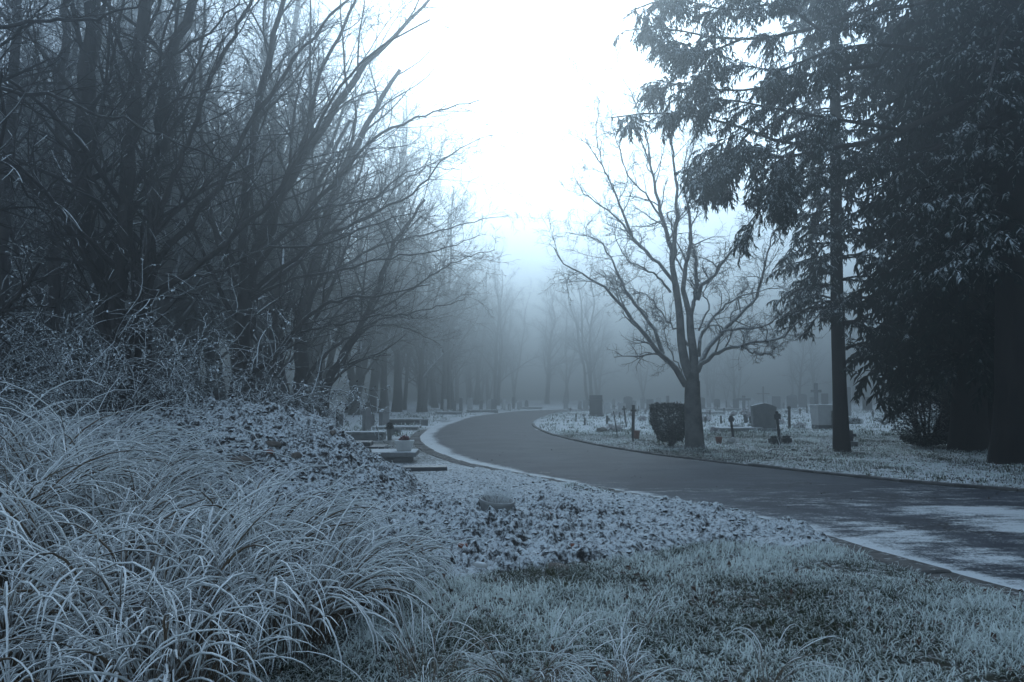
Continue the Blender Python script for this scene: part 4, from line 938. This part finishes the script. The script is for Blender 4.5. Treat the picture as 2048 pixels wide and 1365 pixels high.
P = gpos(1504, 858); o = thing('stone_book', P + A(0, 0, 0.19), 'open stone book propped on the slab grave', 'grave ornament', rz=0.1, tilt=(-0.75, 0))
for s in (-1, 1):
    MB().add([(0, 0, 0.02), (s * .17, 0, .05), (s * .17, .22, .05), (0, .22, .02), (0, 0, -.01), (s * .17, 0, .01), (s * .17, .22, .01), (0, .22, -.01)], [(0, 1, 2, 3), (4, 5, 6, 7), (0, 1, 5, 4), (1, 2, 6, 5), (2, 3, 7, 6), (0, 3, 7, 4)]).build('page', M['stone_pale'], o)
P = gpos(1473, 864); o = thing('stone_plaque', P + A(0, 0.1, 0.185), 'frosted memorial plaque lying on the slab grave', 'grave ornament', rz=0.2)
MB().box(-.28, .28, -.16, .16, 0, .05, bev=.012).build('plate', M['stone_dark'], o); MB().box(-.12, .1, -.08, .08, .053, .11, bev=.02).build('relief', M['stone_pale'], o)
# box tomb with lid, pale, on a dark foot
P = gpos(1657, 861); slabbox('box_tomb', P + A(0, 0.5, 0), 0.92, 0.9, 1.06, 'pale tapered box tomb with frosted lid left of the slender cedar', 'stone_pale', 0.03, 'tomb', (0.05, 0.06), (0.9, 0.2, 'stone_dark'), taper=0.05)

def flowers(o, c, r, n, mat, size=0.07):
    mb = MB(); u = nrm(rng.normal(0, 1, (n, 3))); u[:, 2] = np.abs(u[:, 2]); P = np.asarray(c) + u * np.asarray(r) * rng.uniform(0.6, 1, (n, 1))
    for _ in range(5): leaves(n, P, size, mb, -0.35)
    mb.build('blossoms', M[mat], o)
    mb = MB(); leaves(n, np.asarray(c) + u * np.asarray(r) * rng.uniform(0.3, 0.85, (n, 1)) - A(0, 0, 0.02), size * 1.3, mb); mb.build('foliage', M['hedge'], o)
for o, k in BOUQ: flowers(o, (0, 0, 0.02), (0.25 + 0.03 * (k % 6), 0.25, 0.22 + 0.04 * (k % 4)), 40, 'flower', 0.12)
def flowerpot(px, base, h_px, w_px, label, potmat, flmat=None, fr_=1.0, z=0.0, name='flower_pot', tilt=(0, 0)):
    P = gpos(px, base); k = M_of(P); h, w = h_px * k, w_px * k; P[2] += z
    o = thing(name, P, label, 'flower pot', None, rng.uniform(0, 6), tilt)
    MB().lathe([(0.0, 0.0), (w * 0.34, 0), (w * 0.46, h * 0.8), (w * 0.5, h * 0.82), (w * 0.5, h), (w * 0.43, h), (w * 0.4, h * 0.75), (0, h * 0.72)], 16).build('pot', M[potmat], o, True)
    if flmat: flowers(o, (0, 0, h * 1.0), (w * 0.75 * fr_, w * 0.75 * fr_, h * 0.55 * fr_), 60, flmat, 0.075)
    return o
flowerpot(1273, 881, 18, 15, 'terracotta pot at the foot of the dark wooden cross', 'terracotta')
flowerpot(1438, 891, 14, 14, 'terracotta bucket standing near the lone tree', 'terracotta')
flowerpot(1458, 892, 15, 12, 'pale pot lying tipped over beside the terracotta bucket', 'stone_pale', tilt=(0.2, 1.35), z=0.07)
flowerpot(1492, 855, 17, 10, 'dark vase of pale flowers in front of the arched headstone', 'stone_dark', 'flower', 1.6, 0.18)
flowerpot(1503, 857, 14, 11, 'low dark vase with pale flowers beside the stone book', 'stone_dark', 'flower', 1.2, 0.18)
for px, b, lb in ((1549, 893, 'dark wooden planter box left of the plaque cross'), (1573, 892, 'dark wooden planter box right of the plaque cross')):
    P = gpos(px, b); o = thing('planter_box', P, lb, 'planter', rz=rng.normal(0, 0.2))
    MB().box(-.15, .15, -.13, .13, -.03, .19, bev=.008, taper=.02).build('box', M['wood'], o); flowers(o, (0, 0, .18), (.13, .11, .07), 40, 'hedge', .06)
P = gpos(1840, 897); P += A(0.28, 0.05, 0); o = thing('small_bush', P, 'small dark evergreen bush at the foot of the hedge-side cross', 'bush'); flowers(o, (0, 0, .05), (.24, .22, .35), 160, 'hedge', .07)
def heapfl(px, b, rx_, rz2, label, mat='flower', n=120, cat='flowers'):
    P = gpos(px, b); o = thing('flower_heap', P, label, cat); flowers(o, (0, 0, 0), (rx_, rx_ * 0.7, rz2), n, mat, 0.085); return o
heapfl(1228, 865, .50, .30, 'mound of frosted grave flowers left of the leaning stake')
heapfl(1428, 870, .24, .26, 'frosted bunch of flowers on the ground right of the lone tree', n=80)
heapfl(1600, 858, .34, .28, 'frosted flower bunch between the round-headed post and the box tomb', n=60)
heapfl(1705, 850, .55, .35, 'low frosted clump of plants right of the slender cedar', 'shrubleaf', 200, 'plant')
P = gpos(1205, 867); o = thing('grave_cloth', P, 'tan wrapped bundle at the left end of the flower mound', 'bundle'); V, F = RK[2]; MB().add(V * A(.26, .2, .16) + A(0, 0, .08), F).build('bundle', M['rock'], o, True)
P = gpos(1770, 852); o = thing('young_plant', P, 'young frosted plant with spreading twigs under the conifer sprays', 'plant'); mb = MB()
a = rng.uniform(0, 6.28, 26); B, r = grow(np.zeros((26, 3)), np.c_[np.cos(a), np.sin(a), rng.uniform(.5, 1.6, 26)], rng.uniform(.4, .75, 26), np.full(26, .012), 6, .12, (0, 0, .1)); mb.tube(B, r, 3); mb.build('stems', M['twig'], o)
mb = MB(); leaves(0, B[:, 1:].reshape(-1, 3).repeat(2, 0), .11, mb, -.1); mb.build('leaves', M['shrubleaf'], o)
for px, b, s_, lb in ((1820, 903, .10, 'white stone lying in the dark grass left of the hedge'), (1590, 906, .11, 'dark lump of bark lying on the verge below the planters'), (1118, 889, .09, 'pale stone on the road edge near the inner bend')):
    P = gpos(px, b); V, F = RK[3]; o = MB().add(V * A(s_, s_ * .8, s_ * .6), F).build('stone', M['stone_pale' if 'bark' not in lb else 'wood'], None, True, (P[0], P[1], P[2] + s_ * .3)); tag(o, lb, 'stone')
for px, px2, b, b2, lb in ((1405, 1455, 908, 900, 'crooked fallen branch at the foot of the lone tree'), (1530, 1592, 911, 902, 'pale fallen branch lying on the verge below the planters'), (1440, 1475, 922, 915, 'short fallen stick on the verge near the road')):
    p, q = gpos(px, b), gpos(px2, b2); o = thing('fallen_branch', p + A(0, 0, 0.03), lb, 'branch'); d = q - p; mb = MB()
    B, r = grow(np.zeros((1, 3)), d[None] / np.linalg.norm(d) + A(0, 0, 0.12), np.array([np.linalg.norm(d)]), np.array([.022]), 9, .12, (0, 0, -.2)); mb.tube(B, r, 5)
    B2, r2 = grow(*spawn(B, r, 5, .2, 1, (30, 60), (.2, .5), .6, .2, .6), 6, .15, (0, 0, -.1)); mb.tube(B2, r2, 4); mb.build('wood', M['twig'], o, True)

# graves on the left, between heap and road
P = gpos(806, 931); t1 = slabbox('table_tomb', P + A(-0.35, 0.55, 0), 0.98, 1.0, 0.14, 'pale tomb slab on a low base carrying the flower planter', 'stone', 0.06, 'tomb', (0.12, 0.11), None, 'stone')
kz = P[2] + 0.25; o = thing('flower_planter', (P[0] - 0.02, P[1] + 0.35, kz), 'flared pale stone planter with reddish flowers on the tomb slab', 'planter', rz=0.06)
MB().box(-.225, .225, -.16, .16, 0, .25, taper=.07, bev=.012).build('trough', M['stone_pale'], o); flowers(o, (0, 0, .24), (.12, .09, .10), 70, 'flower_red', .06)
P = gpos(850, 948); slabbox('grave_edging', P + A(-0.1, 0.22, 0), 1.05, 0.42, 0.085, 'low dark grave edging slab in front of the planter tomb', 'stone_dark', 0.12)
P = gpos(745, 907); o = slabbox('granite_grave', P + A(-0.35, 0.6, 0), 1.25, 1.1, 0.12, 'dark granite grave slab left of the flower planter', 'stone_dark', 0.05)
MB().box(-.62, .22, -.40, .40, .123, .24, bev=.012).build('ledger', M['stone_dark'], o)
P = gpos(735, 884); slabbox('low_tomb', P + A(-0.3, 0.5, 0), 1.6, 0.8, 0.26, 'long low tomb with frosted lid behind the granite slab', 'stone', 0.04, 'tomb', (0.04, 0.06))
P = gpos(788, 862); slabbox('slab_grave', P + A(0, 0.6, 0), 2.0, 1.0, 0.10, 'wide flat frosted grave slab with upright markers', 'stone', 0.05, cap=(0.03, 0.05), capmat='stone_pale')
P = gpos(803, 852); slabbox('table_tomb', P + A(0, 0.6, 0), 1.75, 0.9, 0.27, 'raised dark tomb with frosted top beyond the wide slab', 'stone_dark', 0.05, 'tomb', (0.06, 0.07), None, 'stone_pale')
flowerpot(779, 884, 24, 12, 'tall mossy vase with dark plant left of the road edge', 'pot_grey', 'hedge', 0.8, name='grave_vase')
P = gpos(790, 872); o = thing('grave_plaque', P, 'pinkish upright plaque with a dark square beside the mossy vase', 'plaque', rz=0.1)
MB().box(-.22, .22, -.05, .05, -.05, .27, bev=.012).build('stone', M['stone'], o); MB().box(-.02, .12, -.062, -.052, .07, .2).build('photo', M['stone_dark'], o)
for px, a, b, th, w_, lb in ((733, 817, 867, .14, .75, 'tall grey headstone seen edge-on left of the frosted slab'), (742, 828, 856, .16, .7, 'short round headstone beside the tall edge-on headstone'), (766, 820, 856, .20, .8, 'grey headstone seen edge-on on the wide frosted slab'), (774, 816, 853, .07, .6, 'thin edge-on headstone just left of the raised dark tomb'), (679, 830, 856, .18, .6, 'dark headstone peeping over the slope of the earth heap')):
    headstone(px, a, b, 0, lb, 'stone' if 'dark' not in lb[:5] else 'stone_dark', 'arch', 1.45, th, None, False, w_)
P = gpos(848, 853); slabbox('stone_block', P + A(0, .2, 0), .34, .3, .28, 'small square stone block at the road side of the tombs', 'stone', 0.2, 'stone', (0.02, 0.05))
for px, b, w_, lb in ((898, 830, 1.9, 'flat frosted grave below the pale statue-like stone'), (965, 826, 2.6, 'long frosted kerb grave in the row along the outer bend'), (1062, 819, 2.2, 'flat frosted grave at the far end of the road'), (1456, 822, 2.2, 'flat pale grave lit in the fog behind the flowers'), (1420, 830, 2.0, 'low frosted grave right of the lone tree in the haze')):
    P = gpos(px, b); slabbox('slab_grave', P, w_, 1.2, 0.16, lb, 'stone', 0.2, cap=(0.04, 0.06), capmat='stone_pale')

# ------------------------------------------------------------------ tall arching grass
def clump(label, x, y, n, L, lean, br=0.30, r=0.0066, phi0=(2, 30), phi1=(110, 215), p=(1.1, 2.6), stems=60, z=None, nb=34):
    z0 = gzs(x, y) - 0.03 if z is None else z
    n = int(n * 1.1)
    root = thing('grass_clump', (x, y, z0), label, 'grass clump', 'tall frosted grass clumps' if L[1] > 0.85 else 'small frosted grass clumps')
    P, R, s, _ = blades(n, br, L, lean, phi0, phi1, p, r, 12, None, nb)
    low = 0.03 - P[..., 2]; P[..., 2] = np.where(low > 0, 0.03 + 0.05 * rng.uniform(0, 1, (n, 1)), P[..., 2])
    MB().tube(P, R, 3, np.clip(1.7 * (s - 0.24) + rng.normal(0, 0.12, (n, 1)) - 0.7 * (rng.uniform(0, 1, (n, 1)) < 0.14), 0, 1)).build('blades', M['blade'], root, True)
    if stems:
        P, R, s, _ = blades(stems, br, (L[0] * 0.5, L[1] * 0.62), np.asarray(lean) * 0.5, (3, 24), (15, 60), (1.5, 3), r * 0.5, 6)
        MB().tube(P, R, 3, 0.15 + 0.3 * s).build('dry_stems', M['blade'], root, True)
CL = [('brightest tall grass clump leaning right over the turned soil', -1.95, 6.0, 330, (0.95, 1.5), (0.75, 0.1)),
      ('tall grass clump left of the brightest clump, in front of the heap', -3.05, 6.8, 200, (1.0, 1.55), (0.3, -0.1)),
      ('tall grass clump with high plumes below the bramble', -3.9, 7.5, 230, (1.5, 2.15), (0.4, 0.0)),
      ('tall grass clump with the highest plumes before the bramble', -4.7, 7.8, 230, (1.8, 2.45), (0.4, 0.0)),
      ('tall grass clump at the left border under the bramble', -5.4, 7.7, 220, (1.8, 2.5), (0.2, 0.0)),
      ('shaded tall grass clump at the left border, halfway down', -3.9, 5.8, 230, (1.35, 1.95), (0.3, -0.1)),
      ('tall grass clump in the middle of the thicket', -2.95, 5.6, 250, (1.1, 1.65), (0.4, -0.2)),
      ('tall grass clump bending down to the lawn at the thicket front', -1.45, 5.0, 230, (0.8, 1.25), (0.5, -0.3)),
      ('dark-based tall grass clump at the bottom of the thicket', -2.1, 4.7, 240, (0.95, 1.45), (0.25, -0.3)),
      ('tall grass clump in the bottom left corner', -2.9, 4.5, 240, (1.0, 1.55), (0.1, -0.3)),
      ('low grass clump drooping at the bottom border of the thicket', -1.75, 4.15, 200, (0.7, 1.1), (0.2, -0.2)),
      ('low grass clump drooping in front of the bottom left corner', -2.55, 4.0, 200, (0.7, 1.15), (0.1, -0.2)),
      ('tall grass clump spilling over the lawn edge beside the soil bank', -1.2, 5.9, 220, (0.7, 1.05), (0.7, -0.3))]
for lb, x, y, n, L, ln in CL: clump(lb, x, y, n, L, ln, 0.36)
for lb, x, y, n, L, ln, br in (('small arching grass clump at the bottom centre of the lawn', 0.1, 4.25, 60, (0.35, 0.75), (0.0, 0.2), 0.16), ('small arching grass clump right of the bottom centre', 0.55, 4.15, 40, (0.35, 0.7), (0.3, 0.1), 0.12), ('sparse arching grass at the lawn edge below the tall thicket', -0.45, 4.35, 40, (0.4, 0.8), (0.2, 0.1), 0.16),
        ('lone arching tuft of pale grass right of the lawn middle', 0.85, 5.35, 12, (0.3, 0.5), (0.9, 0.1), 0.04), ('few arching grass blades low right of centre', 1.35, 4.3, 14, (0.3, 0.6), (0.7, 0.1), 0.06)):
    clump(lb, x, y, n, L, ln, br, 0.0034, (5, 35), (100, 165), (1.2, 2.2), 0, None, 6)

# ------------------------------------------------------------------ lawn blades, leaf litter, verge grass (stuff)
def lawn(name, n, xr, yr, keep, L, w, label, mat='turf', K=4, tuft=7, spread=0.035, f1=(90, 210)):
    m = n // tuft; cx, cy_ = rng.uniform(*xr, m), yr[0] + (yr[1] - yr[0]) * rng.uniform(0, 1, m) ** 1.25
    ok = keep(cx, cy_); cx, cy_ = cx[ok].repeat(tuft), cy_[ok].repeat(tuft); n = len(cx)
    cx = cx + rng.normal(0, spread, n); cy_ = cy_ + rng.normal(0, spread, n)
    P, R, s, _ = blades(n, 0.0, L, (0, 0), (0, 45), f1, (0.8, 2.0), 1.0, K)
    sd = road_sd(cx, cy_); ok = sd > 0.1
    P, cx, cy_, sd = P[ok], cx[ok], cy_[ok], sd[ok]; n = len(P)
    size = 1 + 1.0 * fbm(cx * 1.1, cy_ * 1.1, 3, 31); P = P * np.clip(size, 0.35, 1.5)[:, None, None]
    P = P + np.c_[cx, cy_, gz(cx, cy_, sd) - 0.005][:, None, :]
    W = w * rng.uniform(0.6, 1.3, n)[:, None] * np.interp(np.linspace(0, 1, K), [0, 0.5, 1], [0.8, 1, 0.2])[None]
    patch = np.clip(0.5 + 0.9 * fbm(cx * 0.7, cy_ * 0.7, 3, 33), 0, 1)
    a = np.clip(-0.02 + 0.8 * s[:n] + 1.0 * (patch[:, None] - 0.45), 0, 1)
    o = MB().ribbon(P, W, a).build(name, M[mat]); return tag(o, label, 'grass', kind='stuff')
SOILP = np.vstack([SOIL, SOIL[:1]])
lawn('lawn_grass', 92000, (-2.6, 5.2), (3.7, 9.0), lambda x, y: ~inside(SOIL, x, y) & (road_sd(x, y) > 0.28 + 0.25 * rng.uniform(0, 1, len(x))) & (fbm(x * 1.1, y * 1.1, 2, 35) > -0.5) & (x > -1.8 - 0.0 * y) & inside(np.array([(-3, 3), (-3, 8.2), (0.2, 8.6), (3.0, 10.5), (5.5, 7), (7, 3)]), x, y), (0.045, 0.13), 0.0036, 'short frosted lawn grass in the foreground')
lawn('verge_grass', 60000, (0.5, 16), (13, 36), lambda x, y: (road_sd(x, y) > 0.2) & (x > 0.9) & (scrx(x, y) < 2150), (0.05, 0.13), 0.006, 'frosted grass of the verge and between the nearer graves', K=3, tuft=6, spread=0.06)
lawn('graveyard_grass', 26000, (-9, 45), (30, 85), lambda x, y: (road_sd(x, y) > 0.3) & ((x > 1.5) | (x > -9)) & (scrx(x, y) < 2100), (0.10, 0.24), 0.02, 'pale frosted rough grass across the far graveyard', K=3, tuft=6, spread=0.15)
def litter(name, n, xr, yr, keep, size, label, mat='deadleaf', zf=None):
    cx, cy_ = rng.uniform(*xr, n), rng.uniform(*yr, n); ok = keep(cx, cy_); cx, cy_ = cx[ok], cy_[ok]
    z = gz(cx, cy_) + 0.012 if zf is None else zf(cx, cy_); mb = MB(); leaves(len(cx), np.c_[cx, cy_, z + rng.uniform(0, 0.02, len(cx))], size, mb, -0.05)
    return tag(mb.build(name, M[mat]), label, 'leaves', kind='stuff')
litter('fallen_leaves', 2200, (-1.5, 5), (3.8, 8.4), lambda x, y: ~inside(SOIL, x, y) & (fbm(x * 0.8, y * 0.8, 2, 45) > -0.05) & (road_sd(x, y) > 0.05), 0.055, 'brown fallen leaves lying in the lawn')
litter('verge_leaves', 7000, (1, 13), (12.5, 27), lambda x, y: road_sd(x, y) > 0.12, 0.055, 'frosted leaf litter on the verge under the conifers')
litter('road_leaves', 260, (-3, 9), (7, 34), lambda x, y: road_sd(x, y) < -0.05, 0.04, 'few leaves and crumbs scattered on the road', zf=lambda x, y: 0.045 + 0 * x)

# ------------------------------------------------------------------ the fog
hm = bpy.data.materials.new('haze_air'); hm.use_nodes = True; nt = hm.node_tree
for n_ in list(nt.nodes): nt.nodes.remove(n_)
pv = nt.nodes.new('ShaderNodeVolumePrincipled'); pv.inputs['Color'].default_value = (0.82, 0.93, 1.0, 1)
pv.inputs['Density'].default_value = HAZE_DENSITY; pv.inputs['Anisotropy'].default_value = HAZE_G
mo = nt.nodes.new('ShaderNodeOutputMaterial'); nt.links.new(pv.outputs[0], mo.inputs['Volume'])
hb = MB().box(-410, 410, -70, 520, -1.2, 35.0); tag(hb.build('haze', hm), 'pale cold fog hanging over the whole graveyard', 'fog', kind='stuff')

number('trees beyond the road bend', '%s pale bare tree from the left beyond the bend of the road')
number('trees behind the pale headstone row', '%s bare tree from the left behind the headstone row at the bend')
number('trees beyond the graveyard', '%s ghostly bare tree from the left at the far edge of the graveyard')
number('pale headstones in the fog', '%s pale headstone from the left in the fog across the graveyard')
number('grey headstones in the fog', '%s grey headstone from the left in the fog across the graveyard')
number('pale headstones along the outer bend', '%s slim pale headstone from the left along the outer bend')
number('grey headstones along the outer bend', '%s slim grey headstone from the left along the outer bend')
number('small markers among the hazy graves', '%s small dark marker from the left among the hazy graves')
number('flower bunches among the hazy graves', '%s frost-white flower bunch from the left among the hazy graves')
number('trees in the near part of the left wood', '%s dim bare tree from the left behind the many-stemmed trees')
